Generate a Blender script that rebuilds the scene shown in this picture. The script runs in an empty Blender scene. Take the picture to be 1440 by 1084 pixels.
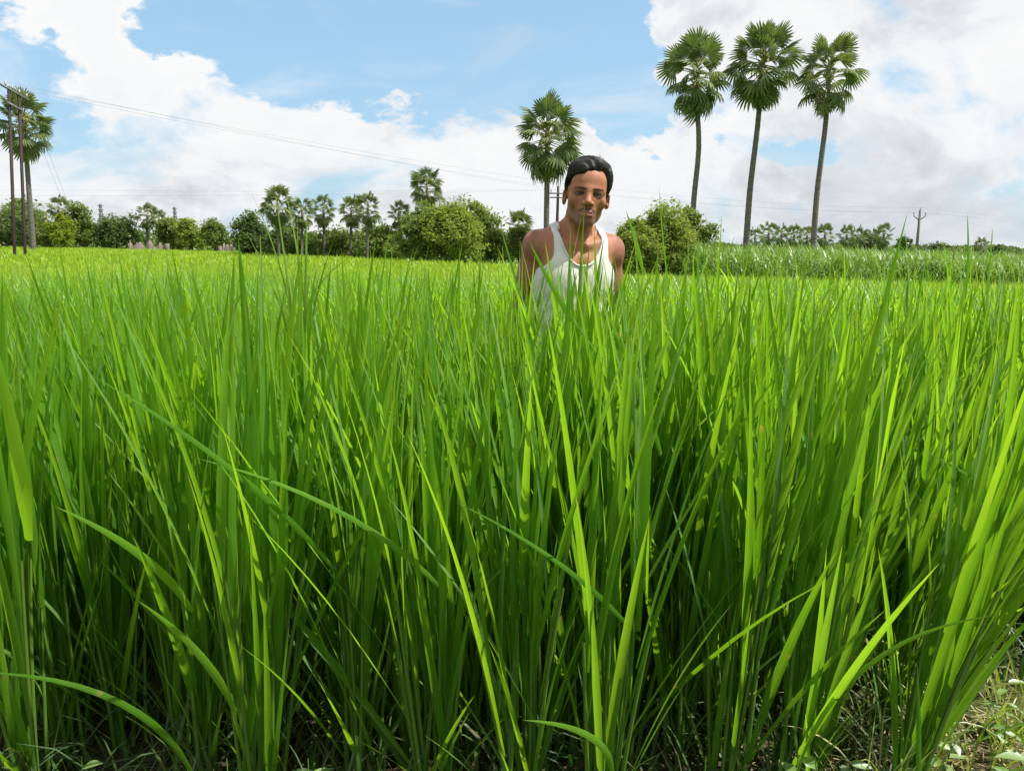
import bpy, math, random
import numpy as np
from mathutils import Matrix, Vector, Euler

rng = np.random.default_rng(7)
random.seed(7)
R = math.radians
scene = bpy.context.scene
COL = scene.collection

# ------------------------------------------------------------------ camera
CAM_Z = 1.36
FPX = 1080.0
cam_data = bpy.data.cameras.new("camera")
cam_data.sensor_width = 36.0
cam_data.lens = 27.0
cam_data.clip_start = 0.05
cam_data.clip_end = 8000.0
cam = bpy.data.objects.new("camera", cam_data)
COL.objects.link(cam)
CAM_ROT = Matrix.Rotation(R(90 - 10.6), 3, 'X') @ Matrix.Rotation(R(0.7), 3, 'Z')
cam.matrix_world = Matrix.Translation((0, 0, CAM_Z)) @ CAM_ROT.to_4x4()
scene.camera = cam


def ray(px, py):
    return CAM_ROT @ Vector(((px - 720.0) / FPX, (542.0 - py) / FPX, -1.0))


def at(px, py, depth):
    """world point on the line of sight of photo pixel (px, py) at distance depth along +Y"""
    d = ray(px, py)
    return Vector((0, 0, CAM_Z)) + d * (depth / d.y)


# ------------------------------------------------------------------ world, sun, exposure
SUN_DIR = Vector((0.49, -0.07, 0.868)).normalized()      # towards the sun
sun_el = math.asin(SUN_DIR.z)
sun_az = math.atan2(SUN_DIR.x, SUN_DIR.y)

scene.render.engine = 'CYCLES'
scene.view_settings.view_transform = 'Standard'
scene.view_settings.look = 'None'
scene.view_settings.gamma = 1.0
scene.view_settings.exposure = 0.6
scene.view_settings.use_curve_mapping = False
scene.cycles.use_denoising = True
scene.cycles.max_bounces = 7
scene.cycles.diffuse_bounces = 4
scene.cycles.glossy_bounces = 2
scene.cycles.transmission_bounces = 6
scene.cycles.transparent_max_bounces = 4
scene.cycles.sample_clamp_indirect = 6.0
scene.cycles.caustics_reflective = False
scene.cycles.caustics_refractive = False


class NT:
    """tiny helper to wire shader nodes"""
    def __init__(self, tree):
        self.t = tree
        self.t.nodes.clear()

    def n(self, typ, ins=None, **props):
        nd = self.t.nodes.new(typ)
        for k, v in props.items():
            setattr(nd, k, v)
        for k, v in (ins or {}).items():
            s = nd.inputs[k]
            if isinstance(v, bpy.types.NodeSocket):
                self.t.links.new(v, s)
            else:
                s.default_value = v
        return nd

    def math(self, op, a, b=None, c=None, clamp=False):
        ins = {0: a}
        if b is not None:
            ins[1] = b
        if c is not None:
            ins[2] = c
        return self.n('ShaderNodeMath', ins, operation=op, use_clamp=clamp).outputs[0]

    def mixc(self, f, a, b, blend='MIX'):
        nd = self.n('ShaderNodeMix', data_type='RGBA', blend_type=blend, clamp_factor=True)
        for sock, v in ((nd.inputs[0], f), (nd.inputs[6], a), (nd.inputs[7], b)):
            if isinstance(v, bpy.types.NodeSocket):
                self.t.links.new(v, sock)
            else:
                sock.default_value = v
        return nd.outputs[2]

    def ramp(self, f, stops, interp='LINEAR'):
        nd = self.n('ShaderNodeValToRGB', {0: f})
        cr = nd.color_ramp
        cr.interpolation = interp
        while len(cr.elements) < len(stops):
            cr.elements.new(0.5)
        for e, (p, c) in zip(cr.elements, stops):
            e.position = p
            e.color = c if len(c) == 4 else (*c, 1.0)
        return nd.outputs[0]

    def smooth(self, v, a, b, lo=0.0, hi=1.0):
        return self.n('ShaderNodeMapRange', {0: v, 1: a, 2: b, 3: lo, 4: hi},
                      interpolation_type='SMOOTHSTEP').outputs[0]


world = bpy.data.worlds.new("World")
scene.world = world
world.use_nodes = True
w = NT(world.node_tree)
sky = w.n('ShaderNodeTexSky', sky_type='NISHITA', sun_disc=False)
sky.sun_elevation = sun_el
sky.sun_rotation = sun_az
sky.air_density = 1.0
sky.dust_density = 1.2
sky.ozone_density = 2.0
tc = w.n('ShaderNodeTexCoord').outputs['Generated']
CLEAR = [(255, -30, 70, .5), (330, 5, 75, .6), (410, 35, 85, .75), (510, 60, 75, .65), (600, 20, 105, .85),
         (690, 35, 95, .85), (790, 30, 105, .9), (850, 100, 75, .75), (420, -130, 190, .9), (620, -200, 260, .9),
         (905, 165, 60, .55), (70, 118, 50, .55), (0, 105, 60, .55), (-90, 95, 60, .5), (1125, 225, 34, .36),
         (960, 180, 35, .35)]
PUFF = [(425, 60, 30, .6), (500, 8, 60, .75), (420, -5, 45, .5), (880, 95, 32, .35), (230, 60, 60, .35),
        (560, 115, 40, .45), (740, 140, 40, .35), (730, 75, 25, .2), (930, 40, 60, .3), (100, 70, 70, .4)]
nz = w.n('ShaderNodeVectorMath', {0: tc, 1: (1.0, 1.0, 1.7)}, operation='MULTIPLY').outputs[0]
fbm = w.n('ShaderNodeTexNoise', {'Vector': nz, 'Scale': 5.0, 'Detail': 9.0, 'Roughness': .58, 'Distortion': .25}).outputs[0]
warp = w.n('ShaderNodeTexNoise', {'Vector': nz, 'Scale': 7.0, 'Detail': 7.0, 'Roughness': .6}).outputs[1]
warp = w.n('ShaderNodeVectorMath', {0: warp, 1: (.5, .5, .5)}, operation='SUBTRACT').outputs[0]
warp = w.n('ShaderNodeVectorMath', {0: warp, 1: (.26, .26, .26)}, operation='MULTIPLY').outputs[0]
tcw = w.n('ShaderNodeVectorMath', {0: w.n('ShaderNodeVectorMath', {0: tc, 1: warp}, operation='ADD').outputs[0]}, operation='NORMALIZE').outputs[0]
dens = w.math('MULTIPLY_ADD', w.math('SUBTRACT', fbm, .5), 2.6, .84)
for lst, sgn in ((CLEAR, -1.0), (PUFF, 1.0)):
    for (px, py, rad, amp) in lst:
        d0 = ray(px, py).normalized()
        dp = w.n('ShaderNodeVectorMath', {0: tcw, 1: d0}, operation='DOT_PRODUCT').outputs[1]
        b = w.smooth(dp, math.cos(1.4 * rad / FPX), math.cos(.1 * rad / FPX))
        dens = w.math('MULTIPLY_ADD', b, sgn * amp, dens)
# thin streaks of high cloud in the blue
cir = w.n('ShaderNodeTexNoise', {'Vector': w.n('ShaderNodeVectorMath', {0: tc, 1: (5.0, 4.0, 13.0)}, operation='MULTIPLY').outputs[0],
                                 'Scale': 1.0, 'Detail': 8.0, 'Roughness': .62, 'Distortion': .8}).outputs[0]
cmask = w.math('MAXIMUM', w.smooth(dens, .34, .78), w.math('MULTIPLY', w.smooth(cir, .46, .78), .45))
shade_n = w.n('ShaderNodeTexNoise', {'Vector': nz, 'Scale': 3.6, 'Detail': 8.0, 'Roughness': .6, 'Distortion': .4}).outputs[0]
# a cloud's thin sunlit rim is whitest, its thick body greyer
body = w.math('MULTIPLY', w.smooth(dens, .62, 1.15), .55)
sh = w.math('ADD', w.math('MULTIPLY', w.smooth(shade_n, .40, .66), .75), w.math('MULTIPLY', body, .35), clamp=True)
ccol = w.ramp(sh, [(0, (1.0, 1.0, 1.0)), (.40, (.92, .935, .955)), (1, (.56, .61, .665))])
bg_sky = w.n('ShaderNodeBackground', {'Color': w.mixc(.45, sky.outputs[0], (4.3, 7.4, 9.9, 1)), 'Strength': .082})
bg_cloud = w.n('ShaderNodeBackground', {'Color': ccol, 'Strength': .64})
mixw = w.n('ShaderNodeMixShader', {0: cmask, 1: bg_sky.outputs[0], 2: bg_cloud.outputs[0]})
w.n('ShaderNodeOutputWorld', {'Surface': mixw.outputs[0]})
world.cycles.sampling_method = 'MANUAL'
world.cycles.sample_map_resolution = 512

sun_data = bpy.data.lights.new("sun", 'SUN')
sun_data.energy = 5.0
sun_data.angle = R(.53)
sun_data.color = (1.0, .955, .88)
sun = bpy.data.objects.new("sun", sun_data)
COL.objects.link(sun)
sun.location = (20, -5, 40)
sun.rotation_euler = SUN_DIR.to_track_quat('Z', 'Y').to_euler()


# ------------------------------------------------------------------ materials
def new_mat(name):
    m = bpy.data.materials.new(name)
    m.use_nodes = True
    return m, NT(m.node_tree)


def leaf_material(name, cols, trans_mul=(1.5, 1.7, .55), trans=.48, rough=.5, spec=.16, veins=True, gloss_w=1.0, patch=None):
    """thin leaf: reflects, lets light through; colour varies from leaf to leaf, with veins along the blade"""
    m, t = new_mat(name)
    oi = t.n('ShaderNodeObjectInfo').outputs['Random']
    ri = t.n('ShaderNodeNewGeometry').outputs['Random Per Island']
    rnd = t.math('FRACT', t.math('ADD', oi, t.math('MULTIPLY', ri, 1.618)))
    n = len(cols)
    col = t.ramp(rnd, [(i / max(1, n - 1), c) for i, c in enumerate(cols)])
    geo = t.n('ShaderNodeTexCoord')
    nz = t.n('ShaderNodeTexNoise', {'Vector': geo.outputs['Object'], 'Scale': 9.0, 'Detail': 3.0}).outputs[0]
    col = t.mixc(.35, col, t.ramp(nz, [(.3, (.55, .6, .45)), (.7, (1.25, 1.2, 1.2))]), 'MULTIPLY')
    if patch:       # broad patches of riper and greener crop
        pn = t.n('ShaderNodeTexNoise', {'Vector': t.n('ShaderNodeVectorMath', {0: geo.outputs['Object'], 1: (1, .45, 0)}, operation='MULTIPLY').outputs[0],
                                        'Scale': .28, 'Detail': 4.0, 'Roughness': .6}).outputs[0]
        col = t.mixc(t.smooth(pn, .42, .62), col, patch)
    nrm = None
    if veins:
        uv = t.n('ShaderNodeSeparateXYZ', {0: geo.outputs['UV']})
        u, v = uv.outputs[0], uv.outputs[1]
        mid = t.smooth(t.math('ABSOLUTE', t.math('SUBTRACT', u, .5)), .0, .07, 1.0, 0.0)
        col = t.mixc(t.math('MULTIPLY', mid, .5), col, (.20, .34, .08, 1))
        st = t.math('SINE', t.math('MULTIPLY', u, 62.0))
        col = t.mixc(t.math('MULTIPLY_ADD', st, .11, .11), col, (.03, .07, .008, 1))
        tip = t.smooth(v, .90, 1.0)
        col = t.mixc(t.math('MULTIPLY', tip, t.math('MULTIPLY', rnd, .38)), col, (.34, .32, .08, 1))
        wn = t.n('ShaderNodeTexNoise', {'Vector': geo.outputs['Object'], 'Scale': 26.0, 'Detail': 4.0}).outputs[0]
        col = t.mixc(t.math('MULTIPLY', t.smooth(wn, .66, .74), .55), col, (.30, .27, .09, 1))
        bmp = t.n('ShaderNodeBump', {'Height': st, 'Strength': .18, 'Distance': .002})
        nrm = bmp.outputs[0]
    tcol = t.mixc(1.0, col, (*trans_mul, 1), 'MULTIPLY')
    ins = {'Color': col}
    if nrm:
        ins['Normal'] = nrm
    dif = t.n('ShaderNodeBsdfDiffuse', ins)
    trn = t.n('ShaderNodeBsdfTranslucent', {'Color': tcol})
    mx = t.n('ShaderNodeMixShader', {0: trans, 1: dif.outputs[0], 2: trn.outputs[0]})
    gin = {'Color': (1, 1, 1, 1), 'Roughness': rough}
    if nrm:
        gin['Normal'] = nrm
    gl = t.n('ShaderNodeBsdfAnisotropic', gin)
    fr = t.n('ShaderNodeFresnel', {'IOR': 1.4})
    mx2 = t.n('ShaderNodeMixShader', {0: t.math('MULTIPLY', fr.outputs[0], spec * gloss_w), 1: mx.outputs[0], 2: gl.outputs[0]})
    t.n('ShaderNodeOutputMaterial', {'Surface': mx2.outputs[0]})
    return m


def plain_material(name, c1, c2, scale=8.0, rough=.8, bump=.3, stretch=(1, 1, 1), spec=.3, detail=6.0):
    m, t = new_mat(name)
    tcn = t.n('ShaderNodeTexCoord').outputs['Object']
    v = t.n('ShaderNodeVectorMath', {0: tcn, 1: stretch}, operation='MULTIPLY').outputs[0]
    nz = t.n('ShaderNodeTexNoise', {'Vector': v, 'Scale': scale, 'Detail': detail, 'Roughness': .6}).outputs[0]
    col = t.ramp(nz, [(.3, c1), (.7, c2)])
    b = t.n('ShaderNodeBump', {'Height': nz, 'Strength': bump, 'Distance': .02})
    p = t.n('ShaderNodeBsdfPrincipled', {'Base Color': col, 'Roughness': rough, 'Normal': b.outputs[0],
                                         'Specular IOR Level': spec})
    t.n('ShaderNodeOutputMaterial', {'Surface': p.outputs[0]})
    return m


M = {}
M['rice'] = leaf_material('rice_leaf', [(.082, .238, .018), (.118, .312, .022), (.168, .380, .030), (.095, .262, .032)],
                          trans_mul=(2.7, 2.05, .7), trans=.58, rough=.55, spec=.09)
M['rice_stem'] = plain_material('rice_stem', (.055, .14, .015), (.11, .20, .025), 14, .5, .15, (1, 1, .12))
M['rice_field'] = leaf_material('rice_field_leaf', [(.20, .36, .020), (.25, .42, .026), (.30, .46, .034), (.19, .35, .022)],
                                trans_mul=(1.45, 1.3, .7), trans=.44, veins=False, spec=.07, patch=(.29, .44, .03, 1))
M['cane'] = leaf_material('cane_leaf', [(.13, .25, .04), (.19, .31, .06), (.11, .23, .035), (.25, .36, .10)],
                          trans_mul=(1.3, 1.3, .6), trans=.4, veins=False, spec=.06)
M['wild'] = leaf_material('wild_grass_leaf', [(.17, .30, .04), (.26, .36, .07)], trans=.4)
M['tuft'] = leaf_material('edge_grass_leaf', [(.16, .26, .04), (.30, .34, .10), (.42, .38, .14), (.12, .24, .03)], trans=.35)
M['weed'] = leaf_material('weed_leaf', [(.14, .27, .05), (.22, .36, .08), (.12, .22, .05)], trans=.35, rough=.45, spec=.22,
                          trans_mul=(1.3, 1.3, .5), veins=False)
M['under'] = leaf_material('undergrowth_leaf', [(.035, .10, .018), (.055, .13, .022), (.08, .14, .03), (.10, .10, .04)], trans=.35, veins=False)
M['straw'] = plain_material('straw', (.30, .24, .10), (.50, .42, .20), 30, .7, .1)
M['palm'] = leaf_material('palm_leaf', [(.075, .115, .045), (.115, .165, .062), (.18, .225, .095), (.09, .14, .055)],
                          trans_mul=(1.5, 1.6, .6), trans=.28, rough=.45, spec=.32, veins=False)
M['palm_pale'] = leaf_material('palm_leaf_pale', [(.10, .145, .05), (.15, .20, .075), (.22, .25, .11), (.09, .13, .05)],
                               trans_mul=(1.4, 1.4, .6), trans=.3, spec=.2, veins=False)
M['palm_dry'] = leaf_material('palm_leaf_dry', [(.20, .17, .08), (.30, .25, .12), (.16, .15, .06)], trans=.25, veins=False,
                              trans_mul=(1.2, 1.1, .8))
M['petiole'] = plain_material('palm_petiole', (.20, .22, .07), (.34, .32, .13), 10, .5, .1)
M['palm_trunk'] = plain_material('palm_trunk', (.075, .068, .062), (.19, .175, .16), 3.0, .9, .6, (1, 1, 5))
M['trunk'] = plain_material('tree_trunk', (.06, .05, .04), (.16, .13, .10), 6.0, .9, .6, (1, 1, .3))
for nm, cs in (('tree_mid', [(.125, .185, .055), (.175, .24, .072), (.225, .285, .095)]),
               ('tree_dark', [(.085, .135, .055), (.115, .17, .065), (.15, .205, .078)]),
               ('tree_light', [(.17, .235, .05), (.225, .29, .07), (.28, .34, .09)]),
               ('tree_yellow', [(.20, .26, .03), (.28, .33, .04), (.15, .22, .03)]),
               ('tree_far', [(.075, .115, .068), (.10, .14, .085), (.085, .13, .075)])):
    M[nm] = leaf_material(nm + '_leaf', cs, trans_mul=(1.4, 1.4, .6), trans=.55, veins=False, spec=.10)
M['pole'] = plain_material('rusty_rail_pole', (.026, .017, .015), (.055, .034, .029), 5, .7, .2, (1, 1, .3))
M['pole_grey'] = plain_material('concrete_pole', (.10, .095, .09), (.17, .16, .15), 5, .85, .2)
M['steel'] = plain_material('galvanised_steel', (.09, .09, .095), (.16, .165, .17), 9, .5, .1)
M['insulator'] = plain_material('porcelain', (.10, .05, .035), (.40, .38, .35), 40, .25, .0, spec=.6)
M['wire'] = plain_material('wire', (.10, .10, .105), (.14, .14, .145), 3, .6, 0)
M['brick'] = plain_material('old_brick', (.13, .10, .085), (.22, .175, .15), 1.6, .9, .4)
M['thatch'] = plain_material('thatch', (.09, .075, .07), (.17, .145, .13), 6, .95, .5)


def build_mesh(name, verts, quads, mats=(), uvs=None, smooth=True, mat_idx=None):
    """quads: (n,4) array, last index repeated -> triangles not used here"""
    me = bpy.data.meshes.new(name)
    v = np.asarray(verts, dtype=np.float32).reshape(-1, 3)
    q = np.asarray(quads, dtype=np.int32)
    k = q.shape[1]
    me.vertices.add(len(v))
    me.vertices.foreach_set('co', v.ravel())
    me.loops.add(q.size)
    me.loops.foreach_set('vertex_index', q.ravel())
    me.polygons.add(len(q))
    me.polygons.foreach_set('loop_start', np.arange(len(q), dtype=np.int32) * k)
    if smooth:
        me.polygons.foreach_set('use_smooth', np.ones(len(q), dtype=bool))
    if mat_idx is not None:
        me.polygons.foreach_set('material_index', np.asarray(mat_idx, dtype=np.int32))
    if uvs is not None:
        lay = me.uv_layers.new(name='UVMap')
        lay.data.foreach_set('uv', np.asarray(uvs, dtype=np.float32)[q.ravel()].ravel())
    for m in mats:
        me.materials.append(m)
    me.update(calc_edges=True)
    return me


def obj(name, me, parent=None, loc=None, rot=None, scale=None):
    o = bpy.data.objects.new(name, me)
    COL.objects.link(o)
    if parent is not None:
        o.parent = parent
    if loc is not None:
        o.location = loc
    if rot is not None:
        o.rotation_euler = rot
    if scale is not None:
        o.scale = (scale,) * 3 if isinstance(scale, (int, float)) else scale
    return o


def tag(o, label=None, cat=None, group=None, kind=None):
    for k, v in (('label', label), ('category', cat), ('group', group), ('kind', kind)):
        if v:
            o[k] = v
    return o


def thing(name, label, cat, loc=(0, 0, 0), rot=(0, 0, 0), group=None):
    return tag(obj(name, None, None, loc, rot), label, cat, group)


class MB:
    """collects quads (tubes, boxes, ribbons) into one mesh"""
    def __init__(self):
        self.v, self.q, self.n = [], [], 0

    def add(self, v, q):
        self.v.append(np.asarray(v, dtype=float).reshape(-1, 3))
        self.q.append(np.asarray(q, dtype=int) + self.n)
        self.n += len(self.v[-1])
        return self

    def tube(self, pts, radii, k=6, cap=True):
        pts = np.asarray(pts, float)
        m = len(pts)
        radii = np.broadcast_to(np.asarray(radii, float), (m,))
        tan = np.gradient(pts, axis=0)
        tan /= np.linalg.norm(tan, axis=1, keepdims=True) + 1e-9
        ref = np.array([0, 0, 1.0]) if abs(tan[0, 2]) < .8 else np.array([0, 1.0, 0])
        a = np.cross(ref, tan); a /= np.linalg.norm(a, axis=1, keepdims=True) + 1e-9
        b = np.cross(tan, a)
        ang = np.arange(k) / k * 2 * np.pi
        ring = (np.cos(ang)[None, :, None] * a[:, None] + np.sin(ang)[None, :, None] * b[:, None]) * radii[:, None, None]
        v = (pts[:, None] + ring).reshape(-1, 3)
        i = np.arange(m - 1)[:, None] * k
        j = np.arange(k)[None]
        j2 = (j + 1) % k
        q = np.stack([i + j, i + j2, i + k + j2, i + k + j], -1).reshape(-1, 4)
        if cap:
            c = len(v)
            v = np.vstack([v, pts[0], pts[-1]])
            jj = np.arange(0, k, 2)
            q = np.vstack([q, np.stack([np.full(len(jj), c), (jj + 2) % k, (jj + 1) % k, jj], -1),
                           np.stack([np.full(len(jj), c + 1), (m - 1) * k + jj, (m - 1) * k + (jj + 1) % k, (m - 1) * k + (jj + 2) % k], -1)])
        return self.add(v, q)

    def box(self, c, s, rot=None):
        c = np.asarray(c, float); s = np.asarray(s, float) / 2
        v = np.array([[x, y, z] for x in (-1, 1) for y in (-1, 1) for z in (-1, 1)], float) * s
        if rot is not None:
            v = v @ np.array(rot).T
        return self.add(v + c, [[0, 1, 3, 2], [4, 6, 7, 5], [0, 4, 5, 1], [2, 3, 7, 6], [0, 2, 6, 4], [1, 5, 7, 3]])

    def mesh(self, name, mat, smooth=True):
        return build_mesh(name, np.vstack(self.v), np.vstack(self.q), [mat], smooth=smooth)


# ------------------------------------------------------------------ blades of grass (vectorised)
def sstep(a, b, x):
    t = np.clip((x - a) / (b - a), 0, 1)
    return t * t * (3 - 2 * t)


def blades(base, az, lean, length, width, curve, nseg=6, across=2, roll=None, fold=.25, power=1.6, base_w=.5):
    """base (n,3); az, lean, length, width, curve arrays (n,) -> verts, quads, uvs"""
    base = np.asarray(base, float).reshape(-1, 3)
    n = len(base)
    f = lambda a: np.broadcast_to(np.asarray(a, float), (n,))
    az, lean, length, width, curve = map(f, (az, lean, length, width, curve))
    roll = f(0.0 if roll is None else roll)
    t = np.linspace(0, 1, nseg + 1)
    th = lean[:, None] + curve[:, None] * t[None] ** power
    thm = .5 * (th[:, 1:] + th[:, :-1])
    ds = (length / nseg)[:, None]
    h = np.concatenate([np.zeros((n, 1)), np.cumsum(np.sin(thm) * ds, 1)], 1)
    z = np.concatenate([np.zeros((n, 1)), np.cumsum(np.cos(thm) * ds, 1)], 1)
    ca, sa = np.cos(az)[:, None], np.sin(az)[:, None]
    P = np.stack([h * ca, h * sa, z], -1) + base[:, None]
    T = np.stack([np.sin(th) * ca, np.sin(th) * sa, np.cos(th)], -1)
    S = np.stack([-sa + 0 * th, ca + 0 * th, 0 * th], -1)
    N = np.cross(T, S)
    rr = roll[:, None] * t[None]
    W = S * np.cos(rr)[..., None] + N * np.sin(rr)[..., None]
    Nn = N * np.cos(rr)[..., None] - S * np.sin(rr)[..., None]
    prof = (base_w + (1 - base_w) * sstep(0, .35, t)) * np.clip(1 - t ** 2.6, 0, 1) ** .85
    prof = np.maximum(prof, .012)
    hw = .5 * width[:, None] * prof[None]
    if across == 2:
        cols = [P - W * hw[..., None], P + W * hw[..., None]]
        us = [0., 1.]
    else:
        off = Nn * (fold * hw)[..., None]
        cols = [P - W * hw[..., None] + off, P - off * .3, P + W * hw[..., None] + off]
        us = [0., .5, 1.]
    k = len(cols)
    V = np.stack(cols, 2).reshape(-1, 3)
    uv = np.stack(np.broadcast_arrays(np.array(us)[None, None], t[None, :, None] + np.zeros((n, 1, 1))), -1).reshape(-1, 2)
    i = (np.arange(n) * (nseg + 1) * k)[:, None, None]
    s = (np.arange(nseg) * k)[None, :, None]
    c = np.arange(k - 1)[None, None]
    a = i + s + c
    Q = np.stack([a, a + 1, a + k + 1, a + k], -1).reshape(-1, 4)
    return V, Q, uv


def blade_mesh(name, mat, *a, **k):
    V, Q, uv = blades(*a, **k)
    return build_mesh(name, V, Q, [mat], uv)


# ------------------------------------------------------------------ ground
def zg(x, y):
    """height of the ground: the paddy lies level here and falls away gently"""
    d = np.hypot(np.asarray(x, float) * .9, np.maximum(np.asarray(y, float), 0))
    drop = -.45 * np.clip((d - 4) / 21.0, 0, 1)
    bund = .05 * np.exp(-((np.asarray(y, float) - .4) / .9) ** 2)
    return drop + bund


gx = np.concatenate([-np.geomspace(3000, 4, 34), np.linspace(-3.9, 3.9, 79), np.geomspace(4, 3000, 34)])
gy = np.concatenate([-np.geomspace(3000, 2, 12), np.linspace(-1.9, 5, 70), np.geomspace(5.1, 6000, 46)])
GX, GY = np.meshgrid(gx, gy)
bumps = .012 * np.sin(GX * 11 + 2 * np.sin(GY * 7)) * np.sin(GY * 13 + GX * 3) + .01 * rng.standard_normal(GX.shape)
near = (np.abs(GX) < 4) & (GY > -2) & (GY < 5)
GZ = zg(GX, GY) + bumps * near
nxg, nyg = len(gx), len(gy)
ii = (np.arange(nyg - 1)[:, None] * nxg + np.arange(nxg - 1)[None]).ravel()
m, t = new_mat('soil')
tco = t.n('ShaderNodeTexCoord').outputs['Object']
n1 = t.n('ShaderNodeTexNoise', {'Vector': tco, 'Scale': 5.0, 'Detail': 10.0, 'Roughness': .65}).outputs[0]
n2 = t.n('ShaderNodeTexNoise', {'Vector': tco, 'Scale': 45.0, 'Detail': 6.0, 'Roughness': .7}).outputs[0]
n3 = t.n('ShaderNodeTexNoise', {'Vector': tco, 'Scale': .35, 'Detail': 5.0}).outputs[0]
soil = t.ramp(n1, [(.3, (.026, .020, .013)), (.5, (.062, .047, .028)), (.7, (.125, .10, .056))])
soil = t.mixc(.4, soil, t.ramp(n2, [(.3, (.45, .45, .4)), (.7, (1.3, 1.25, 1.1))]), 'MULTIPLY')
moss = t.math('MULTIPLY', t.smooth(n3, .40, .62), t.smooth(n2, .42, .6))
soil = t.mixc(moss, soil, (.085, .125, .022, 1))
far = t.smooth(t.n('ShaderNodeVectorMath', {0: tco}, operation='LENGTH').outputs[1], 5, 11)
soil = t.mixc(far, soil, (.12, .19, .03, 1))
bm_ = t.n('ShaderNodeBump', {'Height': n2, 'Strength': .7, 'Distance': .02})
p = t.n('ShaderNodeBsdfPrincipled', {'Base Color': soil, 'Roughness': .85, 'Normal': bm_.outputs[0], 'Specular IOR Level': .25})
t.n('ShaderNodeOutputMaterial', {'Surface': p.outputs[0]})
ground = obj('ground', build_mesh('ground', np.stack([GX, GY, GZ], -1).reshape(-1, 3),
                                  np.stack([ii, ii + 1, ii + nxg + 1, ii + nxg], -1), [m]))
tag(ground, kind='structure')

# ------------------------------------------------------------------ where the rice grows
MAN = Vector((.235, 2.85, 0))


def front_edge(x):
    """y of the near edge of the paddy: straight, then swinging away where the bare corner lies"""
    return 1.60 + .06 * np.sin(x * 5) + -.02 + .62 * sstep(.80, 1.32, np.asarray(x, float)) + .25 * sstep(-1.0, -1.6, np.asarray(x, float)) * 0


def far_edge(x, y):
    """True inside the rice field: bounded by the trees on the far side and by the tall cane on the right"""
    ang = np.asarray(x, float) / np.maximum(np.asarray(y, float), .1)      # about (px-720)/1080
    lim = np.interp(ang, [-1.2, -.67, -.50, -.36, -.30, -.05, .12, .22, .26, .4, .67, 1.2],
                    [80, 77, 74, 66, 55, 42, 34, 27, 22.5, 20.5, 17, 14])
    return np.asarray(y, float) < lim


pts = []
sp = .185
for iy in range(0, 60):
    y0 = 1.66 + iy * sp
    if y0 > 5.2:
        break
    half = .80 * y0 + .5
    for ix in range(-int(half / sp) - 1, int(half / sp) + 2):
        x = ix * sp + random.uniform(-.05, .05) + (iy % 2) * sp * .5
        y = y0 + random.uniform(-.05, .05)
        if y < front_edge(x) or abs(x) > .72 * y + .25:
            continue
        if (x - MAN.x) ** 2 + (y - MAN.y) ** 2 < .19 ** 2:
            continue
        pts.append((x, y))
for _ in range(16):
    x, y = random.uniform(-.08, .48), random.uniform(1.85, 2.58)
    pts.append((x, y))
pts.sort(key=lambda p: p[1])
NEAR = [p for p in pts if p[1] < 2.62]
MID = [p for p in pts if p[1] >= 2.62]

# ---- leaf and stem meshes, shared
LEAVES = []
for k in range(24):
    L = random.uniform(.52, .86)
    arch = random.random()
    cv = random.uniform(.04, .30) if arch < .88 else random.uniform(.45, 1.1)
    LEAVES.append((blade_mesh('rice_leaf', M['rice'], [[0, 0, 0]], 0.0, 0.0, L, random.uniform(.0135, .0235), cv,
                              nseg=9, across=3, roll=random.uniform(-1.1, 1.1), fold=random.uniform(.12, .4), base_w=.5), L, cv))
STEMS = []
for k in range(5):
    H = .46 + .04 * k
    mb = MB()
    zz = np.linspace(0, H, 6)
    bend = random.uniform(-.03, .03)
    mb.tube(np.stack([bend * (zz / H) ** 2, 0 * zz, zz], -1), np.interp(zz, [0, .1, H], [.0062, .0056, .0034]), 5, cap=False)
    STEMS.append((mb.mesh('rice_stem', M['rice_stem']), H))


def plant_spec(nt, hs=1.0):
    """list of ('stem'|'leaf', mesh, location, rotation) in the frame of one rice plant"""
    out = []
    for i in range(nt):
        a = random.uniform(0, 2 * math.pi)
        r0 = random.uniform(.005, .045)
        lean = random.uniform(.0, .13)
        b = Vector((r0 * math.cos(a), r0 * math.sin(a), -.01))
        ax = Vector((math.sin(lean) * math.cos(a), math.sin(lean) * math.sin(a), math.cos(lean)))
        sm, H = random.choice(STEMS)
        rot = Euler((0, lean, a)).to_matrix()
        out.append(('stem', sm, b, Euler((0, lean, a)), 1.0))
        side = random.uniform(0, 2 * math.pi)
        if i % 2 == 0:  # short old leaf near the ground
            lm, L, cv = random.choice(LEAVES)
            out.append(('leaf', lm, b + ax * .03, Euler((0, random.uniform(.2, .6), random.uniform(0, 6.28))), random.uniform(.45, .7)))
        for j, hz in enumerate((.07, .22, .35, .48)):
            hz += random.uniform(-.06, .06)
            side += math.pi + random.uniform(-.7, .7)
            lm, L, cv = random.choice(LEAVES)
            if j >= 1:      # the upper leaves end at about the same height
                tgt = random.gauss((0, .98, 1.08, 1.15)[j], .05) - hz
                lm, L, cv = min(random.sample(LEAVES, 8), key=lambda q: abs(q[1] * (1 - .22 * q[2]) - tgt))
            tilt = random.uniform(.02, .13) + (.12 if j == 0 else 0) + (random.uniform(.1, .4) if random.random() < .13 else 0)
            out.append(('leaf', lm, b + ax * hz, Euler((0, lean * math.cos(side - a) + tilt, side)), random.uniform(.9, 1.08)))
    return out


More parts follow.
